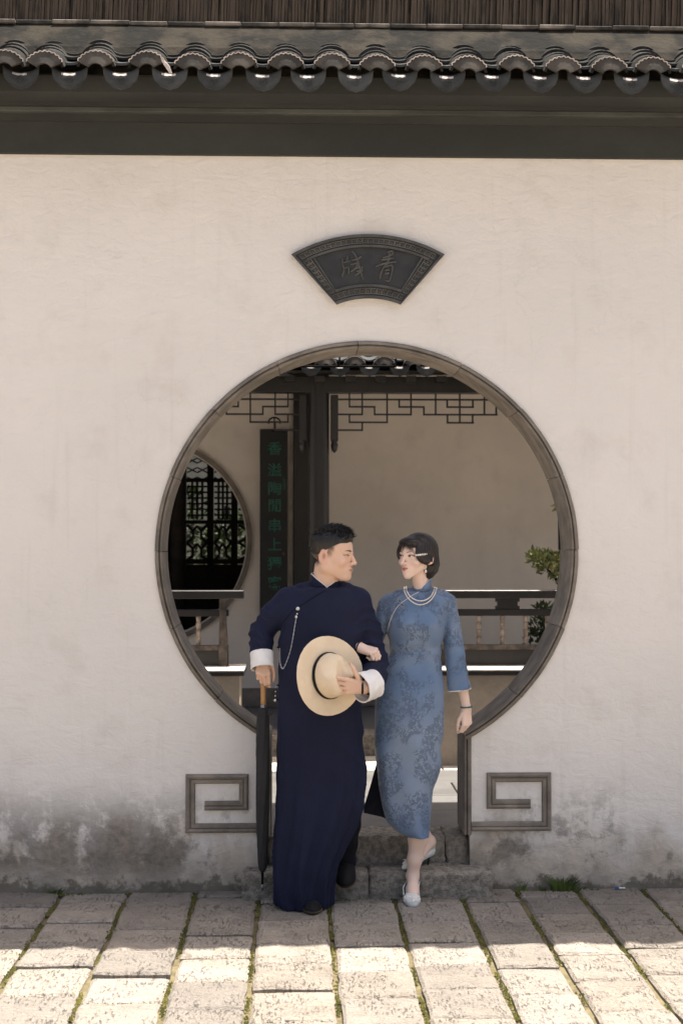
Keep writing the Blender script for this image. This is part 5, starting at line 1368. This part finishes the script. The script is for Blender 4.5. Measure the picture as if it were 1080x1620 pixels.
# chain and pendants
mb = MB(); top = pick(rb, 471, 963, .004); mb.ball(top, (.0095, .005, .009)); mb.ball(pick(rb, 470, 971, .005), .0042); mb.ball(pick(rb, 468.5, 976, .005), (.006, .006, .008))
path = [pick(rb, p.x, p.y, .004) for p in curve_px([(468.5, 978), (466, 992), (463, 1010), (459, 1030), (452, 1050), (447, 1058), (443.5, 1050), (443, 1035), (442.5, 1026)], 10)]
for i, p in enumerate(resample(path, .0062)): mb.ball(p, .0026 if i % 3 else .0034, 0, 5, 3)
for py_ in (1080, 1087, 1094, 1101, 1108): mb.ball(W(436.5 - (py_ - 1080) * .05, py_, -.28), .0034 if py_ < 1105 else .007, 0, 6, 4)
mb.build('watch_chain', [SILVER], man, smooth=True)
p = LW + Vector((-.012, -.004, .0)); mb = MB(); mb.tube([p + Vector((0, .0245 * math.cos(a), .0245 * math.sin(a))) for a in [R(i * 30) for i in range(13)]], .0055, 6, cap=False); mb.build('wristwatch', JETBLACK, man, smooth=True)

# hat held against the belly
hat = thing('fedora_hat', 'cream felt fedora with black band held by the person in navy', 'hat', W(519, 1130, -.41))
ha = Vector((.575, -.80, .10)).normalized(); hx = ha.cross(Vector((0, 0, 1))).normalized(); hz = hx.cross(ha)
HM = Matrix.Translation(W(519, 1069, -.405)) @ Matrix(((hx.x, hz.x, ha.x, 0), (hx.y, hz.y, ha.y, 0), (hx.z, hz.z, ha.z, 0), (0, 0, 0, 1)))
f = Field((-.2, -.2, -.03), (.2, .2, .16), .0030)
def brim(X, Y, Z):
    r = np.sqrt(X ** 2 + Y ** 2); th = np.arctan2(Y, X); curl = .020 * ((r / .18).clip(0, 1.1) ** 3) * (.35 + .5 * np.cos(2 * th)) - .010 * np.cos(th) * (r / .18) ** 2
    e = np.abs(Z - curl) - .0030; return np.maximum(np.maximum(e, r - .180), .07 - r)
f.func(f.lo, f.lo + f.h * f.n, brim); bvv, bqq = f.mesh(); build_np('brim', relax(xform(bvv, HM), bqq, 1, .3), bqq, FELT, hat)
f = Field((-.14, -.14, -.01), (.14, .14, .16), .0028)
def crown(X, Y, Z):
    r = np.sqrt((X / .93) ** 2 + (Y / 1.05) ** 2); rr = .098 - .020 * (Z / .11).clip(0, 1.2) ** 1.6; e = r - rr; t = Z - .112 + .25 * np.clip(r - .03, 0, 1) ** 1.0 * .5
    k_ = .03; h_ = np.maximum(k_ - np.abs(e - t), 0) / k_; return np.maximum(np.maximum(e, t) + h_ * h_ * k_ * .25, -.004 - Z)
f.func(f.lo, f.lo + f.h * f.n, crown); f.ell((.005, .012, .135), (.022, .060, .040), .035, 'sub'); f.ell((.070, .055, .118), (.034, .050, .045), .03, 'sub'); f.ell((-.060, .060, .118), (.030, .045, .045), .03, 'sub')
cv, cq = f.mesh(); cvw = relax(xform(cv, HM), cq, 2, .4); build_np('crown', cvw, cq, FELT, hat)
vs, n = [], 56
for i in range(n):
    th = 2 * math.pi * i / n
    for r_, z_ in ((.0995, .003), (.1015, .005), (.1005, .021), (.0985, .023)): vs.append(HM @ Vector((r_ * .93 * math.cos(th), r_ * 1.05 * math.sin(th), z_)))
MB().add(vs, [(i * 4 + j, ((i + 1) % n) * 4 + j, ((i + 1) % n) * 4 + j + 1, i * 4 + j + 1) for i in range(n) for j in range(3)]).build('band', BAND, hat, smooth=True)
bowp = HM @ Vector((.088, .030, .013))
# umbrella
um = thing('furled_umbrella', 'furled black umbrella with wooden handle held upright beside the navy robe', 'umbrella', W(415, 1410, -.20))
def UP(py_): t = (py_ - 1060) / 350; return W(416.5 - 1.5 * t, py_, -.228 + .03 * t)
MB().tube([UP(p) for p in (1052, 1058, 1085, 1108, 1116)], [.010, .0135, .0135, .0125, .0115], 12).build('handle', HANDLE, um, smooth=True)
MB().tube([UP(p) for p in (1115, 1121)], .0135, 12).build('collar_ring', STEEL, um, smooth=True)
vs = []; prof = [(1119, .014), (1121, .024), (1126, .027), (1140, .030), (1180, .0325), (1240, .0325), (1300, .030), (1340, .026), (1368, .021), (1377, .016), (1380, .008)]; n = 40
py2 = np.linspace(1119, 1380, 60); rr2 = np.interp(py2, [p for p, _ in prof], [r for _, r in prof])
for i, (py_, r_) in enumerate(zip(py2, rr2)):
    c_ = UP(py_)
    for j in range(n):
        th = 2 * math.pi * j / n; ph = (th * 7 / (2 * math.pi) + i * .035) % 1
        r2 = r_ * (.90 + .16 * ph - .05 * (ph > .93)) + .0008 * mnoise.noise((th * 2, py_ * .06, 2)); vs.append((c_.x + r2 * math.cos(th), c_.y + r2 * math.sin(th), c_.z))
m_ = len(py2); MB().add(vs, [(i * n + j, (i + 1) * n + j, (i + 1) * n + (j + 1) % n, i * n + (j + 1) % n) for i in range(m_ - 1) for j in range(n)] + [tuple(range(n)), tuple((m_ - 1) * n + j for j in range(n - 1, -1, -1))]).build('canopy', CANOPY, um, smooth=True)
MB().tube([UP(p) for p in (1376, 1392, 1400)], [.0075, .0055, .0050], 8).build('ferrule', IRON, um, smooth=True)
MB().tube([UP(p) for p in (1399, 1409)], [.0055, .0045], 8).build('tip', STEEL, um, smooth=True)
c_ = UP(1127); MB().add([c_ + Vector((.020, -.020, .010)), c_ + Vector((.045, -.016, -.002)), c_ + Vector((.047, -.014, -.012)), c_ + Vector((.020, -.022, -.012)), c_ + Vector((.020, -.016, .010)), c_ + Vector((.045, -.013, -.002)), c_ + Vector((.047, -.011, -.012)), c_ + Vector((.020, -.018, -.012))], [(0, 3, 2, 1), (4, 5, 6, 7), (0, 1, 5, 4), (1, 2, 6, 5), (2, 3, 7, 6), (3, 0, 4, 7)]).build('strap', CANOPY, um)

# ================================================================== the woman
cy_w = lerp_px([(900, -.10), (960, -.105), (1040, -.105), (1120, -.115), (1220, -.145), (1330, -.185)])
dep_w = lerp_px([(920, .062), (945, .085), (965, .105), (985, .118), (1003, .115), (1030, .090), (1060, .098), (1100, .115), (1130, .118), (1200, .105), (1260, .092), (1330, .070)])
PW = Matrix.Translation(W(660, 880.5, -.125)) @ Matrix.Rotation(R(-48), 4, 'Z') @ Matrix.Rotation(R(-2), 4, 'X') @ Matrix.Scale(.0095, 4)
hv, hq, hc, _ = head('f'); hv = xform(hv, PW)
W_SKIN = np.array((.80, .595, .485))
FW = W(569, 1024, -.285); HWR = W(737.5, 1121, -.10)
fh_v, fh_q, fh_s = hand(FW, (.80, -.42, -.22), (.10, -.55, .83), ((62, 88, 50), (64, 90, 52), (66, 90, 52), (66, 88, 50)), ((.7, .55, -.3), (.85, .1, -.45), (.6, -.55, -.5)), True, .86, .92, (-.02, .07, .0), .022)
hh_v, hh_q, hh_s = hand(HWR, (.03, -.10, -1), (.55, -.83, .05), ((34, 42, 30), (44, 50, 34), (48, 54, 36), (50, 54, 36)), ((.85, .35, -.45), (.93, .05, -.3), (.95, -.1, -.3)), False, .86, .92, W(729, 1075, -.10) - HWR, .0215)
bf = Field((W(575, 900, -.2).x, -.40, -.01), (W(750, 900, -.2).x, .16, 1.6), .009)
bf.cone(W(664, 970, -.10), W(660, 1030, -.10), .065, .065); bf.cone(W(656, 1030, -.1), W(650, 1120, -.11), .07, .095, .04); bf.cone(W(667, 950, -.10), W(666, 915, -.10), .033, .033, .02); bf.cone(W(622, 958, -.1), W(704, 958, -.1), .03, .03, .03)
bf.chain([W(708, 960, -.1), W(722, 1030, -.09), HWR], [.036, .030, .020], .02); bf.chain([W(612, 960, -.09), W(593, 1014, -.06), W(583, 1024, -.12), FW + Vector((0, .03, 0))], [.032, .026, .022, .019], .02)
v1, q1 = bf.mesh()
lg = Field((W(620, 1250, -.2).x, -.36, -.01), (W(705, 1250, -.2).x, .14, .62), .0036)
lg.chain([W(656, 1225, -.15), W(658, 1262, -.165), W(661, 1300, -.16), W(661, 1326, -.155), W(655.5, 1360, -.16), W(652.5, 1386, -.155)], [.055, .048, .044, .0445, .0325, .0265], .02)
lg.chain([W(652.5, 1386, -.155), W(652.5, 1408, -.215), W(653, 1424, -.27)], [.0265, .026, .024], .02); lg.cone(W(652.5, 1386, -.155), W(652.5, 1398, -.125), .0265, .022, .012)
lg.chain([W(652, 1225, -.11), W(654, 1268, -.08), W(662, 1304, .0), W(678, 1331, .03)], [.055, .044, .036, .026], .02)
lg.chain([W(679.5, 1332, .03), W(664, 1352, -.02), W(646, 1367, -.075)], [.027, .026, .020], .02); lg.cone(W(679.5, 1332, .03), W(680.5, 1344, .045), .026, .021, .012)
v2, q2 = lg.mesh(); v2 = relax(v2, q2, 1, .4)
v, q, c = join([(hv, hq, hc)] + [(a, b, skin_cols(a, W_SKIN)) for a, b in ((fh_v, fh_q), (hh_v, hh_q), (v1, q1), (v2, q2))])
woman = build_np('person', v, q, SKIN, None, (W(655, 1300, -.15).x, -.15, 0), c, label='person in blue floral fitted dress and pearls, linking arms and stepping down', category='person')
hv2, hq2, hc2 = hair_shape('f'); hairw = xform(hv2, PW); hair_w = build_np('hair', hairw, hq2, HAIR, woman, None, hc2)
hbv = bvh_of(hairw, hq2); headbv = bvh_of(hv, hq)
# wisps of the fringe
mb = MB(); rs_ = random.Random(9)
for x0 in np.linspace(-4.9, 4.9, 58):
    x0 = x0 + rs_.uniform(-.15, .15); top = Vector((x0 * .55 + .3, -7.3, 8.0)); s_ = 1 if x0 > .3 else -1
    lowz = 4.0 - abs(x0 - .3) * .60 + rs_.uniform(-.9, .9)
    pts_ = [top, Vector((x0 * .75 + .2, -8.9, 6.6)), Vector((x0 * .95, -9.5 + abs(x0) * .10, 5.0)), Vector((x0 * 1.12 + s_ * .25, -9.45 + abs(x0) * .23, lowz))]
    mb.tube([PW @ p for p in pts_], [.0018, .0018, .0011, .0002], 4)
o = mb.build('fringe_strands', HAIR, hair_w, smooth=True)
o.data.attributes.new('Col', 'FLOAT_COLOR', 'POINT').data.foreach_set('color', np.tile((.020, .013, .011, 1), (len(o.data.vertices), 1)).astype(np.float32).ravel())
# dress
df = Field((W(575, 900, -.2).x, -.36, zz(1335, -.2)), (W(757, 900, -.2).x, .10, zz(916, -.1)), .004)
tabw = [(936, 630, 703), (944, 614, 714), (958, 610, 712), (975, 610, 706), (988, 611, 704.5), (1000, 612, 703), (1015, 615.5, 699), (1030, 617, 697), (1042, 612.5, 697.5), (1055, 606, 698.5), (1070, 601, 700.5), (1085, 597.5, 702), (1105, 594, 702), (1130, 592.5, 701.5), (1160, 593, 700), (1190, 593.5, 697), (1210, 595, 698), (1231, 597, 691), (1250, 600, 685.5), (1270, 604.5, 683), (1287, 608.5, 682), (1299, 612, 681), (1308, 619, 680.5), (1316, 629, 680), (1323, 641, 679)]
def fold_w(X, Y, Z, u, w_):
    th = np.arctan2(u, -w_)
    waist = np.exp(-((Z - 1.15) / .07) ** 2)
    a = .0022 * waist * np.sin(95 * Z + 4 * np.sin(7 * X)) + .003 * sstep(.95 - Z, 0, .5) * np.sin(5 * th + 3 * Z) + .002 * np.sin(48 * (X * .7 + Z * .5)) * sstep(.9 - Z, 0, .2) * sstep(Z, .35, .6)
    # thigh of the leading leg pushing the cloth forward, hollow beside it
    a = a - .012 * np.exp(-((u - .25) / .38) ** 2) * (w_ < 0) * sstep(.95 - Z, 0, .25) + .010 * np.exp(-((u + .45) / .3) ** 2) * (w_ < 0) * sstep(.85 - Z, 0, .25)
    bust = np.exp(-((Z - 1.285) / .045) ** 2) * (w_ < 0); a = a - .014 * bust * (np.exp(-((u - .42) / .32) ** 2) + np.exp(-((u + .42) / .32) ** 2))
    return a
loft_field(df, tabw, cy_w, dep_w, 0, 2.1, fold_w)
df.cone(W(649, 940, -.10), W(620, 951, -.10), .032, .038, .03); df.cone(W(684, 940, -.10), W(707, 953, -.10), .032, .038, .03)
# hanging sleeve: oval tube, cut straight at the hem
sa, sb = W(709, 956, -.10), W(726, 1091, -.105)
def sleeve(X, Y, Z):
    a, b = np.array(sa), np.array(sb); ba = b - a; L = ba @ ba
    t = ((X - a[0]) * ba[0] + (Y - a[1]) * ba[1] + (Z - a[2]) * ba[2]) / L; tc = np.clip(t, 0, 1)
    dx, dy, dz = X - a[0] - tc * ba[0], Y - a[1] - tc * ba[1], Z - a[2] - tc * ba[2]
    r = .039 + .017 * tc ** 1.2 + .0022 * np.sin(30 * tc + 40 * (X - a[0])) * tc + .002 * np.sin(np.arctan2(dy, dx) * 4 + 6 * tc)
    return np.maximum(np.sqrt(dx ** 2 + (dy * .95) ** 2 + dz ** 2) - r, (t - 1) * math.sqrt(L))
df.func(np.minimum(sa, sb) - .08, np.maximum(sa, sb) + .08, sleeve, .008)
df.chain([W(612, 957, -.095), W(604, 984, -.085), W(595, 1012, -.065)], [.044, .039, .034], .012)
df.displace(lambda X, Y, Z: .0010 * np.sin(41 * X + 23 * Z) * np.sin(33 * Z - 19 * X + 9 * Y))
# open sleeve mouth so the forearm leaves a hollow
ax_ = (sb - sa).normalized(); df.cone(sb - ax_ * .05, sb + ax_ * .03, .046, .049, .004, 'sub')
dv, dq = df.mesh(); dv = relax(dv, dq, 2, .4); dress = build_np('dress', dv, dq, QIPAO, woman); db = bvh_of(dv, dq)
# back panel swinging behind
pp = [(601, 1190, -.10), (594, 1212, -.085), (585, 1245, -.06), (576, 1275, -.045), (575, 1286, -.05), (588, 1289, -.055), (602, 1292, -.075), (616, 1297, -.10), (628, 1302, -.12), (632, 1250, -.12), (630, 1200, -.12)]
P3 = [W(*p) for p in pp]; n = len(P3); cen_ = sum(P3, Vector()) / n
vs = [p for p in P3] + [cen_] + [p + Vector((.002, .006, 0)) for p in P3] + [cen_ + Vector((.002, .006, 0))]
MB().add(vs, [(i, (i + 1) % n, n) for i in range(n)] + [(n + 1 + (i + 1) % n, n + 1 + i, 2 * n + 1) for i in range(n)] + [(i, n + 1 + i, n + 1 + (i + 1) % n, (i + 1) % n) for i in range(n)]).build('back_panel', LINING, dress)
# collar, pearls and frogs
ncw = W(667, 938, -.102)
def zt_w(ph):
    a = abs(ph); side = zz(917, -.10); v_ = zz(931.5, -.155); return v_ + (side - v_) * min(1, a / 1.0) ** .85 + max(0, a - 1.3) * .006
collar('collar', QIPAO, ncw, .0440, .0445, lambda ph: zz(949, -.10), zt_w, woman, trim=PEARL, trim_r=.0023, trim_name='collar_beads', face=R(-7), beads=True)
mb = MB()
for p in resample([pick(db, p.x, p.y, .0018) for p in curve_px([(661, 937), (650, 943), (640, 950), (630, 958), (622, 970), (616, 985), (612.5, 999)], 8)], .0046): mb.ball(p, .0021, 0, 6, 4)
mb.build('placket_beads', PEARL, dress, smooth=True)
cb_ = [o for o in woman.children if o.name.startswith('collar')][0]
allv = np.concatenate([dv, np.array([cb_.matrix_basis.translation[:] for _ in range(0)]).reshape(0, 3)])
mb = MB()
def strand(pts, r, step):
    for p in resample([pick(db, p.x, p.y, .006) + Vector((0, -.006, 0)) for p in curve_px(pts, 10)], step): mb.ball(p, r, 0, 7, 5)
strand([(642, 928), (643, 935), (648, 943), (656, 948.5), (665, 950.5), (674, 948.5), (681, 943), (685.5, 935), (687, 928)], .0034, .0068)
strand([(639, 929), (640, 937), (645, 946), (653, 953), (662, 956.5), (672, 955), (681, 949), (687, 940), (690, 930)], .0034, .0068)
mb.build('pearl_necklace', PEARL, woman, smooth=True)
FROG = simple('blue grey frog knot', (.27, .31, .37), None, .45, .4, 40, 100, .1)
def frog(cx, cy, ang, s):
    mb = MB(); ca, sa_ = math.cos(ang), math.sin(ang)
    for sg in (-1, 1):
        loop_ = [(sg * (1.0 + 2.6 * t_ * (1 + .2)), 1.6 * math.sin(t_ * 6.28)) for t_ in [i / 12 for i in range(13)]]
        loop_ = [(sg * (2.2 + 1.7 * math.cos(a)), 1.5 * math.sin(a)) for a in [R(i * 30) for i in range(13)]]
        mb.tube([pick(db, cx + s * (x_ * ca - y_ * sa_), cy + s * (x_ * sa_ + y_ * ca), .004, -.2) for x_, y_ in loop_], .0019, 5, cap=False)
        loop_ = [(sg * (4.6 + .9 * math.cos(a)), .9 * math.sin(a)) for a in [R(i * 45) for i in range(9)]]
        mb.tube([pick(db, cx + s * (x_ * ca - y_ * sa_), cy + s * (x_ * sa_ + y_ * ca), .004, -.2) for x_, y_ in loop_], .0017, 5, cap=False)
    mb.ball(pick(db, cx, cy, .006, -.2), .0042); mb.build('frog_fastener', FROG, dress, smooth=True)
frog(634, 954, R(62), 1.75)
mb = MB()
for sg in (-1, 1):
    for k_, r_ in ((3.6, 2.3), (7.2, 1.6)): mb.tube([W(663 + sg * k_ + r_ * math.cos(a), 936.5 - sg * .6 + r_ * math.sin(a), -.163 + abs(k_) * .0012) for a in [R(i * 30) for i in range(13)]], .0019, 5, cap=False)
mb.ball(W(663, 936.5, -.165), .0045); mb.build('frog_fastener', FROG, dress, smooth=True)
# sleeve hem beads, bracelets
mb = MB(); e1 = ax_.cross(Vector((0, 1, 0))).normalized(); e2 = ax_.cross(e1)
for i in range(64): a = 2 * math.pi * i / 64; mb.ball(sb + e1 * .0545 * math.cos(a) + e2 * .056 * math.sin(a), .0029, 0, 6, 4)
mb.build('sleeve_beads', PEARL, dress, smooth=True)
mb = MB()
for i in range(22): a = 2 * math.pi * i / 22; mb.ball(HWR + Vector((.0255 * math.cos(a), .0265 * math.sin(a), .008 + .002 * math.cos(a))), .0042, 0, 7, 5)
mb.build('bracelet', TURQ, woman, smooth=True)
mb = MB(); fd = Vector((.80, -.42, -.22)).normalized(); g1 = fd.orthogonal().normalized(); g2 = fd.cross(g1)
mb.tube([FW - fd * .004 + (g1 * math.cos(a) + g2 * math.sin(a)) * .0235 for a in [R(i * 24) for i in range(16)]], .004, 6, cap=False); mb.build('wrist_strap', JETBLACK, woman, smooth=True)
# hair clip and earring
mb = MB()
for i in range(6):
    p = pick(hbv, 658.0 + 3.3 * i, 878.3 - .35 * i, .003, -.2); mb.ball(p, .0052 if i < 5 else .0034, 0, 8, 6)
mb.build('hair_clip', PEARL, hair_w, smooth=True)
mb = MB(); e = pick(headbv, 673, 897, .004, -.15); mb.ball(e, .0042); mb.tube([e, e + Vector((0, -.002, -.013))], .0012, 5); mb.ball(e + Vector((0, -.002, -.020)), (.0052, .0052, .0080)); mb.build('earring', [PEARL], woman, smooth=True)
# shoes
def pump(name, parent, chain_, rads, clipz, bow=None):
    lo = np.min([p[:] for p in chain_], 0) - .05; hi = np.max([p[:] for p in chain_], 0) + .05; f = Field(lo, hi, .0026)
    f.chain([p[:] for p in chain_], rads, .012); f.func(lo, hi, lambda X, Y, Z: (clipz - Z) + 0 * X + 0 * Y, 0, 'none'); v, q = f.mesh(); return build_np(name, relax(v, q, 1, .4), q, SATIN, parent)
t0 = G(653, 1435, .0)
tz = lambda p, z: Vector((p.x, p.y, z))
f = Field((t0.x - .08, t0.y - .03, -.005), (t0.x + .08, t0.y + .25, .12), .0026)
f.ell((t0.x, t0.y + .055, .020), (.040, .062, .030), .01); f.ell((t0.x, t0.y + .020, .012), (.022, .030, .020), .02)
f.cone((t0.x, t0.y + .06, .014), (t0.x - .002, t0.y + .15, .050), .026, .022, .015)
f.ell((t0.x, t0.y + .115, .085), (.034, .062, .05), .006, 'sub'); f.func(f.lo, f.lo + f.h * f.n, lambda X, Y, Z: (Z - .001) + 0 * X + 0 * Y, 0, 'sub')
pv, pq = f.mesh(); shoe_f = build_np('shoe', relax(pv, pq, 1, .4), pq, SATIN, woman)
pb = bvh_of(pv, pq); mb = MB(); rs_ = random.Random(2)
for _ in range(190):
    u_, v_ = rs_.uniform(637, 669), rs_.uniform(1416, 1427)
    d = ray(u_, v_).normalized(); h_ = pb.ray_cast(cam.location, d)
    if h_[0] is not None: mb.ball(h_[0] - d * .001, .0028, 0, 6, 4)
mb.build('toe_pearls', PEARL, shoe_f, smooth=True)
for sg in (-1, 1): MB().tube([Vector((t0.x + sg * .036, t0.y + .085, .032)), Vector((t0.x + sg * .036, t0.y + .12, .060)), W(652.5 + sg * 10.5, 1396, -.15), W(652.5 + sg * 9, 1388, -.125)], .0028, 6).build('strap', SATIN, shoe_f, smooth=True)
MB().tube([Vector((t0.x, t0.y + .165, .055)), Vector((t0.x, t0.y + .175, .002))], [.011, .004], 8).build('heel', JETBLACK, shoe_f, smooth=True)
f = Field((W(625, 1340, -.1).x, -.16, .10), (W(692, 1340, -.0).x, .10, .30), .0026)
f.chain([W(639, 1372, -.108), W(646, 1368, -.085), W(662, 1356, -.03), W(678, 1347, .035)], [.012, .024, .025, .026], .012)
f.cone(W(679.5, 1345, .042), W(681, 1328, .048), .026, .022, .012)
f.ell(W(661, 1343, -.03), (.045, .060, .036), .006, 'sub'); f.ell(W(678, 1326, .015), (.026, .030, .030), .006, 'sub'); f.func(f.lo, f.lo + f.h * f.n, lambda X, Y, Z: (Z - S1Z - .001) + 0 * X + 0 * Y, 0, 'sub')
pv, pq = f.mesh(); shoe_r = build_np('shoe', relax(pv, pq, 1, .4), pq, SATIN, woman)
MB().tube([W(678.5, 1350, .04), W(677.5, 1358, .03), G(676.5, 1369.5, S1Z)], [.012, .006, .004], 8).build('heel', JETBLACK, shoe_r, smooth=True)
mb = MB(); c_ = W(644, 1363, -.10)
for k_ in range(40): mb.ball(c_ + Vector((rs_.uniform(-.024, .024), rs_.uniform(-.006, .004), rs_.uniform(-.016, .012))), .0032, 0, 6, 4)
mb.build('toe_pearls', PEARL, shoe_r, smooth=True)
